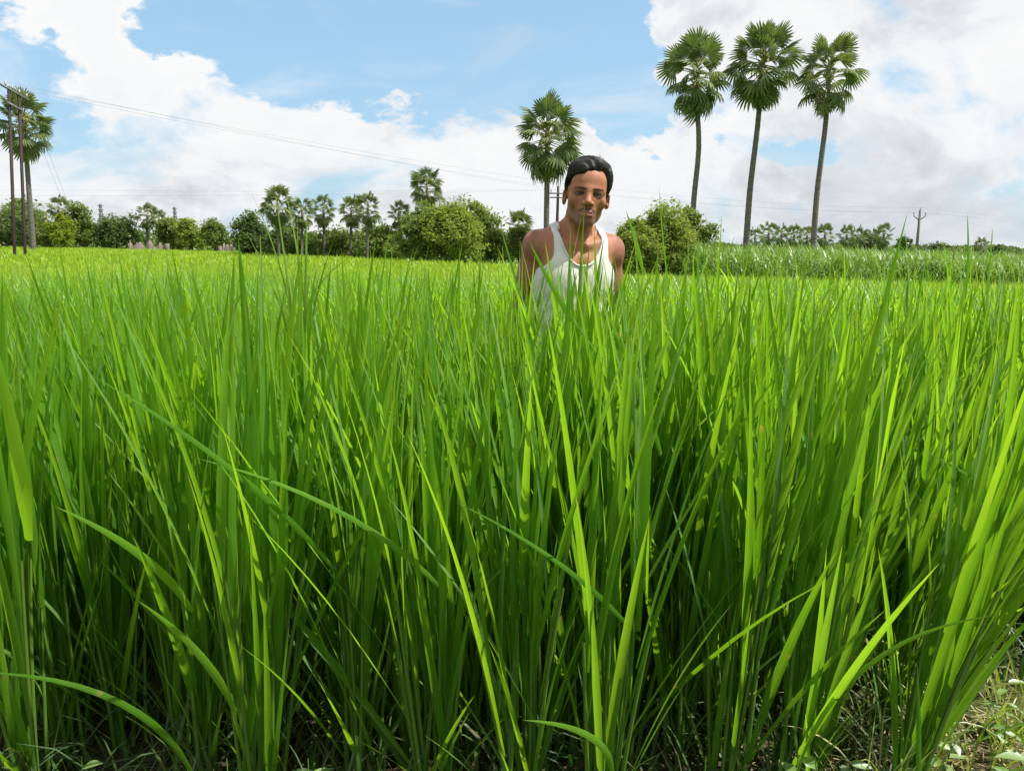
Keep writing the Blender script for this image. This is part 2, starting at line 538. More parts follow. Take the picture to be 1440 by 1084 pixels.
SPECS = [plant_spec(random.randint(9, 11)) for _ in range(12)]
LAB_NEAR = 'tall bright green rice plant in the dense front rows of the paddy'
LAB_LEAN = 'green rice plant leaning out over the bare weedy corner of the paddy'
LAB_MID = 'tall green rice plant in the rows beside and behind the man'
plants = []
for n_, (x, y) in enumerate(NEAR):
    sp_ = SPECS[n_ % len(SPECS)]
    lean_out = float(sstep(.62, 1.1, x)) * float(sstep(2.6, 2.0, y))
    rx, ry = random.uniform(-.05, .05), random.uniform(-.06, .06)
    ry += lean_out * random.uniform(.18, .48)
    sc_ = random.uniform(.98, 1.10) * (1.0 - .10 * lean_out) * (1 + .03 * math.exp(-((x - .17) / .33) ** 2)) * (1 + .05 * float(sstep(.4, .9, x)) * (1 - lean_out))
    e = Euler((rx, ry, random.uniform(0, 6.28)))
    e = (Euler((rx, ry, 0)).to_matrix() @ Matrix.Rotation(random.uniform(0, 6.28), 3, 'Z')).to_euler()
    leaning = lean_out > .45
    pl = thing('rice_plant', LAB_LEAN if leaning else LAB_NEAR, 'rice plant', (x, y, float(zg(x, y))), e,
               'rice plants leaning over the bare corner' if leaning else 'rice plants in the front rows')
    pl.scale = (sc_,) * 3
    plants.append(pl)
    for (nm, me, loc, rot, s) in sp_:
        obj(nm, me, pl, loc, rot, s)


def joined(spec, name):
    """the stems, and the leaves, of one plant as two meshes"""
    res = {}
    for nm in ('stem', 'leaf'):
        vs, qs, uvs, n0 = [], [], [], 0
        for (k, me, loc, rot, s) in spec:
            if k != nm:
                continue
            v = np.empty(len(me.vertices) * 3); me.vertices.foreach_get('co', v); v = v.reshape(-1, 3)
            q = np.empty(len(me.loops), dtype=np.int32); me.loops.foreach_get('vertex_index', q)
            mt = np.array(rot.to_matrix()) * s
            vs.append(v @ mt.T + np.array(loc)); qs.append(q.reshape(-1, 4) + n0)
            if nm == 'leaf':
                uv = np.zeros((len(v), 2)); k3 = 3
                uv[:, 0] = np.tile([0, .5, 1], len(v) // 3); uv[:, 1] = np.repeat(np.linspace(0, 1, len(v) // 3), 3)
                uvs.append(uv)
            n0 += len(v)
        res[nm] = build_mesh(name + '_' + nm, np.vstack(vs), np.vstack(qs), [M['rice'] if nm == 'leaf' else M['rice_stem']],
                             np.vstack(uvs) if uvs else None)
    return res


JOINED = [joined(s, 'rice_plant') for s in SPECS[:6]]
for n_, (x, y) in enumerate(MID[:300 - len(NEAR)]):
    j = JOINED[n_ % 6]
    e = (Euler((random.uniform(-.05, .05), random.uniform(-.05, .05), 0)).to_matrix() @ Matrix.Rotation(random.uniform(0, 6.28), 3, 'Z')).to_euler()
    pl = thing('rice_plant', LAB_MID, 'rice plant', (x, y, float(zg(x, y))), e, 'rice plants around and behind the man')
    pl.scale = (random.uniform(.96, 1.06) - .03 * (y - 2.62),) * 3
    obj('foliage', j['leaf'], pl)
    obj('stem', j['stem'], pl)
y_last = MID[min(len(MID), 300 - len(NEAR)) - 1][1]
print('rice plants near', len(NEAR), 'mid', len(MID), 'last y', y_last)

# ---- single long leaves that cross the front of the paddy (each a leaf of the plant it grows from)


def path_leaf(pix, width, twist=.0):
    P = [np.array(at(*q)) for q in pix]
    P = np.array(P)
    s = np.concatenate([[0], np.cumsum(np.linalg.norm(np.diff(P, axis=0), axis=1))])
    s /= s[-1]
    tt = np.linspace(0, 1, 13)
    # quadratic fit keeps the leaf a smooth arc
    C = [np.polyfit(s, P[:, k], min(2, len(P) - 1)) for k in range(3)]
    Q = np.stack([np.polyval(c, tt) for c in C], -1)
    T = np.gradient(Q, axis=0); T /= np.linalg.norm(T, axis=1, keepdims=True)
    side = np.cross(T, np.array([.25, -.9, .35])); side /= np.linalg.norm(side, axis=1, keepdims=True)
    nn = np.cross(T, side)
    rr = twist * tt[:, None]
    W = side * np.cos(rr) + nn * np.sin(rr); N = nn * np.cos(rr) - side * np.sin(rr)
    hw = (.5 * width * np.maximum((.55 + .45 * sstep(0, .3, tt)) * (1 - tt ** 2.6) ** .85, .012))[:, None]
    V = np.stack([Q - W * hw + N * hw * .3, Q - N * hw * .1, Q + W * hw + N * hw * .3], 1).reshape(-1, 3)
    a = (np.arange(12)[:, None] * 3 + np.arange(2)[None]).ravel()
    quads = np.stack([a, a + 1, a + 4, a + 3], -1)
    uv = np.stack([np.tile([0, .5, 1], 13), np.repeat(tt, 3)], -1)
    return build_mesh('rice_leaf', V, quads, [M['rice']], uv), Vector(Q[0])


HERO = [([(1150, 810, 1.62), (1212, 560, 1.55), (1277, 296, 1.50)], .027, .2),
        ([(640, 850, 1.62), (470, 715, 1.50), (275, 644, 1.48)], .013, .6),
        ([(275, 1100, 1.55), (140, 975, 1.42), (-40, 945, 1.40)], .015, .5),
        ([(270, 860, 1.60), (190, 775, 1.50), (78, 712, 1.45)], .019, .3),
        ([(1460, 735, 1.9), (1380, 678, 1.7), (1297, 632, 1.65)], .016, .4),
        ([(900, 900, 1.6), (770, 780, 1.5), (640, 705, 1.46)], .013, .6),
        ([(362, 640, 1.75), (348, 480, 1.68), (335, 335, 1.65)], .023, .1),
        ([(860, 1100, 1.5), (820, 1030, 1.40), (735, 1012, 1.36)], .017, .4),
        ([(1292, 1110, 1.5), (1293, 1020, 1.5), (1290, 935, 1.5)], .016, .1),
        ([(930, 640, 1.72), (890, 520, 1.66), (845, 425, 1.62)], .017, .2),
        ([(820, 470, 1.9), (770, 390, 1.82), (744, 338, 1.8)], .016, .2),
        ([(470, 800, 1.6), (300, 640, 1.46), (130, 528, 1.42)], .014, .5),
        ([(330, 1000, 1.55), (240, 880, 1.45), (195, 845, 1.42)], .018, .2),
        ([(40, 760, 1.15), (20, 620, 1.08), (-10, 470, 1.05)], .022, .3),
        ([(1120, 1090, 1.5), (1230, 930, 1.45), (1400, 865, 1.5)], .016, .5),
        ([(905, 385, 2.6), (893, 335, 2.6), (880, 296, 2.6)], .017, .1),
        ([(940, 400, 2.4), (932, 330, 2.4), (927, 262, 2.4)], .006, .1),
        ([(1358, 420, 2.2), (1362, 360, 2.2), (1360, 300, 2.2)], .010, .0),
        ([(1387, 430, 2.1), (1392, 380, 2.1), (1396, 318, 2.1)], .009, .0)]
pm = [Matrix.LocRotScale(p_.location, p_.rotation_euler, p_.scale) for p_ in plants]
for pix, wd, tw in HERO:
    me, root = path_leaf(pix, wd, tw)
    k = min(range(len(plants)), key=lambda i: (plants[i].location.xy - root.xy).length)
    o = obj('leaf', me, plants[k])
    o.matrix_parent_inverse = pm[k].inverted()

# ---- the rest of the field, as one mass of blades
def field_blades(y0, y1, n, blade, taper=True):
    """n blade positions spread over the visible wedge between depths y0 and y1"""
    y = np.sqrt(rng.uniform(y0 ** 2, y1 ** 2, n))
    x = rng.uniform(-.78, .78, n) * y
    return x, y


VV, QQ, n0 = [], [], 0
MI = []


def push(res):
    global n0
    VV.append(res[0]); QQ.append(res[1] + n0); n0 += len(res[0])


def canopy_h(x, y):
    d = np.hypot(np.asarray(x) * .9, y)
    return 1.13 - .33 * np.clip((d - 4) / 21.0, 0, 1)


# 4.5 - 15 m: blades with true size
for (ya, yb, n, wd, ln, seg) in ((y_last - .05, 8, 26000, .016, .50, 4), (8, 15, 46000, .02, .50, 3), (15, 30, 70000, .034, .45, 3),
                                 (30, 80, 110000, .07, .42, 2)):
    x, y = field_blades(ya, yb, n, wd)
    ok = far_edge(x, y)
    x, y = x[ok], y[ok]
    n = len(x)
    patch = .05 * np.sin(x * .9 + 1.3 * np.sin(y * .23)) * np.sin(y * .55) + .05 * rng.standard_normal(n)
    top = canopy_h(x, y) * rng.uniform(.90, 1.03, n) + patch * .8
    L = ln * rng.uniform(.75, 1.2, n)
    az = rng.uniform(0, 2 * np.pi, n)
    # wind combs the far blades a little towards +x
    lean = rng.uniform(.03, .35, n)
    z = zg(x, y) + top - L * .93
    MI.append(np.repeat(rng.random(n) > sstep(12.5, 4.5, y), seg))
    push(blades(np.stack([x, y, z], -1), az, lean, L, wd * rng.uniform(.7, 1.2, n), rng.uniform(.1, .9, n), nseg=seg, base_w=.6))
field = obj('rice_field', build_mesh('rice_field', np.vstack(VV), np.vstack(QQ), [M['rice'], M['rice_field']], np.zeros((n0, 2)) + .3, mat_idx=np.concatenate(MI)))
tag(field, 'yellow green rice field spreading back to the trees', 'rice field', kind='stuff')

# lower leaves between the near plants: dim mass near the ground
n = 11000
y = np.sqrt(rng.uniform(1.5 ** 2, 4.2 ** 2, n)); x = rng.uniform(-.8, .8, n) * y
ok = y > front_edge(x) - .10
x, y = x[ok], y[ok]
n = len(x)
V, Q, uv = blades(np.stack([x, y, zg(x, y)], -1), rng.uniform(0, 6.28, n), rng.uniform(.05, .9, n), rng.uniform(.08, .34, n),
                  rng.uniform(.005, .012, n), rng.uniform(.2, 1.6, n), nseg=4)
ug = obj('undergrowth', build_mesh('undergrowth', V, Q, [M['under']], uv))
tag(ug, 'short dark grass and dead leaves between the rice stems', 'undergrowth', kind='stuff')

# straw and dead bits on the bare corner
n = 900
x = rng.normal(1.15, .35, n); y = rng.normal(1.75, .3, n)
V, Q, uv = blades(np.stack([x, y, zg(x, y) + .012], -1), rng.uniform(0, 6.28, n), rng.uniform(1.3, 1.62, n), rng.uniform(.03, .14, n),
                  rng.uniform(.002, .005, n), rng.uniform(-.2, .2, n), nseg=2)
st = obj('straw_litter', build_mesh('straw_litter', V, Q, [M['straw']], uv))
tag(st, 'pale dry straw scattered on the bare soil', 'straw', kind='stuff')

# ------------------------------------------------------------------ weeds and grass tufts at the field edge
TB = [blade_mesh('grass_blade', M['tuft'], [[0, 0, 0]], 0.0, .05, random.uniform(.16, .42), random.uniform(.004, .009),
                 random.uniform(.5, 2.3), nseg=7, across=3, roll=random.uniform(-1, 1)) for _ in range(10)]
tuft_spots = [(1.02, 1.72), (1.15, 1.86), (1.24, 1.98), (1.32, 1.84), (1.36, 2.10), (1.42, 1.95), (1.10, 2.06), (1.22, 2.20),
              (1.44, 2.28), (1.30, 2.36), (.90, 1.62), (1.50, 2.15), (.98, 1.90), (1.20, 1.76), (1.34, 1.70), (.80, 1.55)]
for (x, y) in tuft_spots:
    tf = thing('grass_tuft', 'low pale tuft of arching grass on the bare corner beside the rice', 'grass tuft',
               (x, y, float(zg(x, y)) - .005), (0, 0, random.uniform(0, 6.28)), 'grass tufts on the bare corner')
    for k in range(random.randint(13, 20)):
        obj('blade', random.choice(TB), tf, (random.uniform(-.03, .03), random.uniform(-.03, .03), 0),
            (random.uniform(-.15, .15), random.uniform(.0, .45), random.uniform(0, 6.28)), random.uniform(.7, 1.2))


def ovate(name, L, W, mat):
    t = np.linspace(0, 1, 7)
    hw = W * .5 * np.sin(np.pi * np.clip(t, .02, .985) ** .8)
    z = -.25 * L * t ** 2
    V = np.stack([np.stack([L * t, -hw, z + hw * .25], -1), np.stack([L * t, 0 * t, z], -1), np.stack([L * t, hw, z + hw * .25], -1)], 1).reshape(-1, 3)
    a = (np.arange(6)[:, None] * 3 + np.arange(2)[None]).ravel()
    uv = np.stack([np.tile([0, .5, 1], 7), np.repeat(t, 3)], -1)
    return build_mesh(name, V, np.stack([a, a + 1, a + 4, a + 3], -1), [mat], uv)


OV = [ovate('weed_leaf', random.uniform(.03, .055), random.uniform(.013, .024), M['weed']) for _ in range(5)]
WST = []
for k in range(3):
    mb = MB(); zz = np.linspace(0, .16 + .03 * k, 5)
    mb.tube(np.stack([.1 * zz, .2 * zz ** 2, zz], -1), np.linspace(.0022, .0012, 5), 5, cap=False)
    WST.append(mb.mesh('weed_stem', M['rice_stem']))
weed_spots = [(.72, 1.52), (.80, 1.60), (.88, 1.54), (.96, 1.60), (1.05, 1.66), (.66, 1.50), (.45, 1.52), (.56, 1.50), (1.28, 1.78),
              (1.36, 1.92), (1.40, 1.76), (1.12, 1.60), (.30, 1.51), (-.10, 1.53), (-.45, 1.52), (-.75, 1.50), (-.95, 1.53), (1.22, 1.62),
              (.78, 1.45), (.92, 1.46), (1.30, 2.02), (-.62, 1.50), (-.25, 1.50), (.12, 1.51)]
for (x, y) in weed_spots:
    bright = x > .4
    wd = thing('weed_plant', 'small broad leaved weed by the bare soil at the foot of the rice' if bright else
               'small broad leaved weed in the shade at the foot of the front rice', 'weed', (x, y, float(zg(x, y)) - .005),
               (random.uniform(-.2, .2), random.uniform(-.2, .2), random.uniform(0, 6.28)),
               'weeds by the bare soil' if bright else 'weeds in the shade of the rice')
    wd.scale = (random.uniform(.8, 1.25),) * 3
    obj('stem', random.choice(WST), wd)
    for k in range(9):
        h = .03 + .15 * k / 9
        obj('leaf', random.choice(OV), wd, (.1 * h, .2 * h * h, h), (random.uniform(-.3, .3), random.uniform(-.5, .25), k * 2.4 + random.uniform(-.3, .3)),
            random.uniform(.8, 1.3))

# tall wild grass poking out of the rice
wg = thing('wild_grass', 'thin pale wild grass standing taller than the rice, with splayed wiry stalks', 'wild grass', at(400, 800, 2.05) * 1.0)
wg.location.z = 0
for (pix, wd_) in (([(420, 560, 2.05), (395, 380, 2.0), (352, 268, 1.98)], .005), ([(425, 560, 2.05), (405, 400, 2.0), (385, 255, 2.0)], .006),
                   ([(430, 560, 2.05), (430, 420, 2.0), (432, 290, 2.0)], .011), ([(435, 560, 2.05), (425, 400, 2.0), (400, 262, 2.0)], .007),
                   ([(420, 560, 2.05), (390, 420, 2.0), (345, 325, 1.98)], .005), ([(425, 560, 2.05), (420, 400, 2.0), (418, 300, 2.0)], .005),
                   ([(430, 560, 2.05), (450, 400, 2.0), (502, 355, 1.98)], .005), ([(430, 560, 2.05), (445, 420, 2.0), (470, 335, 1.98)], .006),
                   ([(425, 560, 2.05), (400, 440, 2.0), (375, 355, 2.0)], .008)):
    me, root = path_leaf([(at_[0], at_[1], at_[2]) for at_ in pix], wd_, .4)
    me.materials[0] = M['wild']
    o = obj('stalk', me, wg)
    o.matrix_parent_inverse = Matrix.Translation(wg.location).inverted()

# ------------------------------------------------------------------ the tall cane field on the right
n_clump = 2600
V_, Q_, n0 = [], [], 0
cy = rng.uniform(14.5, 40, n_clump * 3); cx = rng.uniform(.21, .80, n_clump * 3) * cy
ok = ~far_edge(cx, cy) & (cx / cy > .235 - .002 * (cy - 20))
cx, cy = cx[ok][:n_clump], cy[ok][:n_clump]
nb = 20
n = len(cx) * nb
bx_ = np.repeat(cx, nb) + rng.normal(0, .12, n); by_ = np.repeat(cy, nb) + rng.normal(0, .12, n)
hz = np.repeat(rng.uniform(.85, 1.1, len(cx)), nb) * rng.uniform(.30, 1.0, n) * np.interp(bx_ / by_, [.22, .4, .7], [1.32, 1.26, 1.05])
V, Q, uv = blades(np.stack([bx_, by_, zg(bx_, by_) + hz], -1), rng.uniform(0, 6.28, n), rng.uniform(.05, .6, n), rng.uniform(.45, .85, n),
                  rng.uniform(.022, .045, n), rng.uniform(.3, 2.4, n), nseg=4, base_w=.7)
cane = obj('cane_field', build_mesh('cane_field', V, Q, [M['cane']], uv))
tag(cane, 'tall dense cane like crop standing beyond the rice below the three palms', 'cane field', kind='stuff')

# ------------------------------------------------------------------ palms
def fan_leaf(name, Rr, span, nseg, droop, pet, mats, split=.55):
    """palmyra leaf: stalk along +X, then a pleated fan of stiff pointed segments"""
    mb = MB()
    xs = np.linspace(0, pet, 4)
    mb.tube(np.stack([xs, 0 * xs, -.06 * (xs / pet) ** 2], -1), np.linspace(.045, .022, 4), 4, cap=False)
    nq_pet = sum(len(q) for q in mb.q)
    org = np.array([pet, 0, -.06])
    angs = np.linspace(-span, span, nseg + 1)
    for i in range(nseg):
        a0, a1 = angs[i], angs[i + 1]
        am = .5 * (a0 + a1)
        ln = Rr * (1.0 - .18 * (abs(am) / span) ** 2) * random.uniform(.93, 1.05)
        dr = droop * random.uniform(.6, 1.4)

        def pt(a, r, up):
            # the fan cups: its rim bends back (-z) and segment ends hang
            z = -droop * .55 * (r / Rr) ** 2 * Rr - .22 * Rr * (1 - math.cos(a)) * (r / Rr) + up
            if r > split * ln:
                z -= dr * ((r - split * ln) / Rr) ** 1.5 * Rr
            return org + np.array([r * math.cos(a), r * math.sin(a), z])
        rs = split * ln
        rt = .82 * ln
        am_t = am + random.uniform(-.04, .04)
        h = (a1 - a0) * .5
        P = [pt(am, .04, 0), pt(a0, rs, -.0), pt(am, rs, .05 * Rr), pt(a1, rs, .0),
             pt(am_t - h * .55, rt, 0), pt(am_t, rt, .03 * Rr), pt(am_t + h * .55, rt, 0), pt(am_t, ln, 0)]
        mb.add(P, [[0, 1, 2, 2], [0, 2, 3, 3], [1, 4, 5, 2], [2, 5, 6, 3], [4, 7, 5, 5], [5, 7, 6, 6]])
    V = np.vstack(mb.v); Q = np.vstack(mb.q)
    me = bpy.data.meshes.new(name)
    me.from_pydata([tuple(v) for v in V], [], [tuple(dict.fromkeys(map(int, q))) for q in Q])
    for m_ in mats:
        me.materials.append(m_)
    for i, p_ in enumerate(me.polygons):
        p_.material_index = 0 if i >= nq_pet else 1
    me.update()
    return me


FAN_UP = [fan_leaf('palm_leaf', 1.12, R(112), 20, .10, 1.15, (M['palm'], M['petiole'])) for _ in range(3)]
FAN_MID = [fan_leaf('palm_leaf', 1.10, R(122), 20, .50, 1.30, (M['palm'], M['petiole'])) for _ in range(3)]
FAN_LOW = [fan_leaf('palm_leaf', 1.10, R(100), 18, .85, 1.0, (M['palm'], M['petiole'])) for _ in range(3)]
FAN_PALE = [fan_leaf('palm_leaf', 1.1, R(118), 18, .5, 1.1, (M['palm_pale'], M['petiole'])) for _ in range(3)]
FAN_DRY = [fan_leaf('palm_leaf', .95, R(85), 15, 1.0, .8, (M['palm_dry'], M['petiole'])) for _ in range(2)]


def palm(label, base, top, axis_px, n_leaf=36, s=1.0, rad=(.26, .18), group=None, depth=60, skirt=1.0, far=False, curve=None, dry=.08, pale=0):
    """base, top: world points of the trunk; leaves parented to the palm"""
    root = thing('palmyra_palm', label, 'palm tree', base, (0, 0, 0), group)
    H = Vector(top) - Vector(base)
    tt = np.linspace(0, 1, 14)
    off = np.array(curve if curve else [(0, 0)] * 14)
    if curve:
        cx_ = np.interp(tt, [c[0] for c in curve], [c[1] for c in curve])
        k = np.array([.25, .5, .25]); cx_ = np.convolve(np.pad(cx_, 1, 'edge'), k, 'valid')
    else:
        cx_ = 0 * tt
    P = np.stack([H.x * tt + cx_, H.y * tt, H.z * tt], -1)
    rr = np.interp(tt, [0, .08, .5, 1], [rad[0] * 1.12, rad[0], .5 * (rad[0] + rad[1]), rad[1]])
    P2 = np.array([[np.interp(t_, tt, P[:, k]) for k in range(3)] for t_ in np.linspace(0, 1, 60)])
    r2 = np.interp(np.linspace(0, 1, 60), tt, rr) * (1 + .05 * (np.arange(60) % 2)) if not far else None
    mb = MB()
    mb.tube(P2 if not far else P, r2 if not far else rr, 9)
    obj('trunk', mb.mesh('palm_trunk', M['palm_trunk']), root)
    if not far:
        # fibrous boss of old leaf bases and fruit below the crown
        mb = MB()
        for k in range(26):
            a = k * 2.39996; z = random.uniform(-.9, .25) * s
            d = np.array([math.cos(a), math.sin(a), .9])
            p0 = np.array(H) + np.array([math.cos(a) * rad[1] * .7, math.sin(a) * rad[1] * .7, z])
            mb.tube([p0, p0 + d * .16 * s, p0 + d * .32 * s * random.uniform(.6, 1.1)], [.07 * s, .055 * s, .02 * s], 5)
        obj('leaf_base', mb.mesh('palm_boss', M['petiole']), root)
    for i in range(n_leaf):
        f = (i + .5) / n_leaf
        az = i * 2.39996 + random.uniform(-.35, .35)
        el = R(86 - 158 * f ** .85) + random.uniform(-.14, .14)     # from upright spears to hanging skirt
        zoff = (.35 - 1.15 * f * skirt) * s
        if f < .38:
            me = random.choice(FAN_UP)
        elif f < .72:
            me = random.choice(FAN_MID)
        elif random.random() > dry * (1 + 2.5 * (f > .9)):
            me = random.choice(FAN_LOW)
        else:
            me = random.choice(FAN_DRY)
        if pale and random.random() < pale:
            me = random.choice(FAN_PALE)
        sc_ = s * random.uniform(.86, 1.1) * (.92 if f < .12 else 1.0)
        mt = Matrix.Rotation(az, 3, 'Z') @ Matrix.Rotation(-el, 3, 'Y') @ Matrix.Rotation(random.uniform(-.7, .7), 3, 'X')
        obj('leaf', me, root, Vector((H.x + cx_[-1], H.y, H.z + zoff)), mt.to_euler(), sc_)
    return root


def palm_px(label, bx, by, tx, ty, D, crown_px, **kw):
    """(bx,by) foot and (tx,ty) crown heart in photo pixels, at depth D metres"""
    b = at(bx, by, D); b.z = float(zg(b.x, b.y))
    tp = at(tx, ty, D)
    s = crown_px * D / FPX / 4.25
    return palm(label, b, tp, None, s=s, depth=D, **kw)


def trad(px, D):
    return px * D / FPX / 2


palm_px('slim palmyra palm with a kinked trunk, standing beside the bright full crowned tree', 971, 352, 979, 97, 56, 91,
        rad=(trad(8.0, 56), trad(5.9, 56)), n_leaf=40, skirt=1.25, pale=.1, curve=[(0, 0), (.35, .12), (.62, .42), (.85, .12), (1, 0)])
palm_px('tallest slim palmyra palm, middle one of three above the cane', 1049, 345, 1073, 86, 57, 96,
        rad=(trad(8.6, 57), trad(6.2, 57)), n_leaf=44, pale=.2, curve=[(0, 0), (.4, -.12), (.7, .05), (1, 0)])
palm_px('slim leaning palmyra palm of the cane field trio, farthest from the bright full crowned tree', 1144, 347, 1166, 96, 55, 90,
        rad=(trad(8.2, 55), trad(5.9, 55)), n_leaf=33, skirt=1.4, pale=.15, dry=.3, curve=[(0, 0), (.4, -.1), (.75, .12), (1, 0)])
palm_px('palmyra palm with a full ragged crown rising behind the man', 768, 358, 770, 184, 50, 94,
        rad=(trad(8.2, 50), trad(6.8, 50)), n_leaf=46, skirt=1.45, dry=.35, pale=.2)
palm_px('palmyra palm with a long hanging skirt of leaves behind the two rusty poles', 46, 345, 33, 166, 66, 72,
        rad=(trad(7.5, 66), trad(5.2, 66)), n_leaf=44, skirt=1.7, dry=.3, pale=.25)
G1 = 'palms in the tree line'
for (lab, bx, by, tx, ty, D, cpx, nl) in (
        ('pale crowned palm of the grove next to the dark tree, its trunk in view', 392, 356, 390, 286, 52, 52, 30),
        ('small palm with drooping fronds between two taller grove palms', 424, 358, 425, 297, 54, 38, 24),
        ('slender grove palm with a compact crown rising from the bushes', 456, 358, 455, 294, 55, 38, 24),
        ('paired grove palm with a dark full crown, touching its twin', 492, 360, 494, 294, 54, 40, 24),
        ('paired grove palm with a bare brown trunk, touching its twin', 516, 361, 517, 292, 52, 42, 26),
        ('short palm half sunk in the bushes below the tall grove palm', 560, 362, 561, 300, 55, 36, 24),
        ('tallest palm of the grove, standing clear above the big bushes', 600, 362, 600, 262, 54, 52, 32),
        ('dull green palm at the end of the grove by the man', 731, 366, 730, 316, 58, 44, 26),
        ('small spiky palm above the yellow green tree', 80, 346, 82, 290, 80, 30, 22),
        ('pale palm above the brick ruin, the larger of two', 206, 349, 207, 302, 84, 34, 24),
        ('pale palm above the brick ruin, the smaller of two', 223, 350, 224, 308, 88, 26, 20),
        ('lone small palm on the horizon past the concrete pole', 1381, 362, 1380, 345, 120, 24, 22)):
    palm_px(lab, bx, by, tx, ty, D, cpx, n_leaf=nl, rad=(trad(4, D), trad(3.2, D)), far=True, pale=.6)
for i, (x, ty) in enumerate(((1062, 333), (1081, 327), (1099, 329), (1117, 330), (1135, 331), (1160, 330), (1191, 330), (1206, 333), (1226, 334), (1243, 329))):
    palm_px('dark palm in the far row behind the cane field', x, 353, x, ty, 130 + 4 * (i % 3), 27 + 3 * (i % 2), n_leaf=22,
            rad=(trad(4, 130), trad(3, 130)), far=True, group='far palms behind the cane')


# ------------------------------------------------------------------ broad-leaved trees
def tree(label, px0, px1, py_top, py_base, D, mat='tree_mid', leaf=.16, n=6000, lobes=9, seed=1, trunk_px=5, name='tree', low=.12, group=None):
    r_ = np.random.default_rng(seed)
    b = at((px0 + px1) / 2, py_base, D)
    top = at((px0 + px1) / 2, py_top, D)
    gz = float(zg(b.x, b.y))
    Wd = (px1 - px0) * D / FPX
    Ht = top.z - gz
    root = thing(name, label, 'tree', (b.x, b.y, gz), (0, 0, 0), group)
    c0 = Ht * low
    Hc = Ht - c0
    # uneven lobes filling a domed crown
    L = []
    for i in range(lobes):
        a = i * 2.39996 + r_.uniform(-.4, .4)
        u = (i + .5) / lobes
        zc = c0 + Hc * (.16 + .66 * u)
        rad = .5 * Wd * (.70 * math.sqrt(max(.05, 1 - (max(0, u - .3) / .75) ** 2))) * r_.uniform(.7, 1.22)
        rl = Wd * r_.uniform(.11, .27)
        L.append((rad * math.cos(a), .75 * rad * math.sin(a), zc, rl, rl * r_.uniform(.6, .85) * min(1.3, Hc / Wd + .35)))
    L.append((0, 0, c0 + Hc * .5, Wd * .30, Hc * .36))
    L.append((Wd * r_.uniform(-.1, .1), 0, c0 + Hc * .80, Wd * .2, Hc * .2))
    # trunk and limbs
    mb = MB()
    tr = trunk_px * D / FPX / 2
    zt = np.linspace(-.05, c0 + Hc * .55, 7)
    mb.tube(np.stack([.04 * Wd * np.sin(zt), 0 * zt, zt], -1), np.linspace(tr * 1.3, tr * .5, 7), 7)
    for (lx, ly, lz, rl, rz) in L[:-2]:
        s0 = max(c0 * .7, lz - Hc * .35)
        tt = np.linspace(0, 1, 5)
        mb.tube(np.stack([lx * tt ** .9, ly * tt ** .9, s0 + (lz - s0) * tt ** 1.2], -1), np.linspace(tr * .5, tr * .12, 5), 5)
    obj('trunk', mb.mesh('tree_trunk', M['trunk']), root)
    # leaf clumps: twig centres near the lobe surfaces, leaves around each
    V, Q = [], []
    vol = np.array([l[3] ** 2 for l in L]); vol /= vol.sum()
    ncl = n // 22
    li = r_.choice(len(L), ncl, p=vol)
    LA = np.array(L)[li]
    d = r_.standard_normal((ncl, 3)); d /= np.linalg.norm(d, axis=1, keepdims=True)
    rad = r_.uniform(.35, 1.22, ncl) ** .6
    C = LA[:, :3] + d * rad[:, None] * np.stack([LA[:, 3], LA[:, 3] * .9, LA[:, 4]], -1)
    stray = r_.random(ncl) < .16
    C[stray] += d[stray] * (r_.uniform(.02, .10, stray.sum()) * Wd)[:, None]
    C[:, 2] = np.maximum(C[:, 2], c0 * .4)
    cl = np.repeat(np.arange(ncl), 22)
    spread = (Wd * .022 + leaf * .55) * r_.uniform(.6, 1.7, ncl)[cl][:, None]
    Pp = C[cl] + r_.standard_normal((len(cl), 3)) * spread * np.array([1, 1, .7])
    nrm = d[cl] * .6 + r_.standard_normal((len(cl), 3)) * .6 + np.array([0, 0, .55])
    nrm /= np.linalg.norm(nrm, axis=1, keepdims=True)
    a1 = np.cross(nrm, r_.standard_normal((len(cl), 3))); a1 /= np.linalg.norm(a1, axis=1, keepdims=True)
    a2 = np.cross(nrm, a1)
    sz = leaf * r_.uniform(.6, 1.3, len(cl))[:, None]
    V = np.stack([Pp - a1 * sz, Pp - a2 * sz * .42, Pp + a1 * sz - nrm * sz * .3, Pp + a2 * sz * .42], 1).reshape(-1, 3)
    Q = np.arange(len(V)).reshape(-1, 4)
    obj('crown', build_mesh('tree_crown', V, Q, [M[mat]], smooth=False), root)
    return root


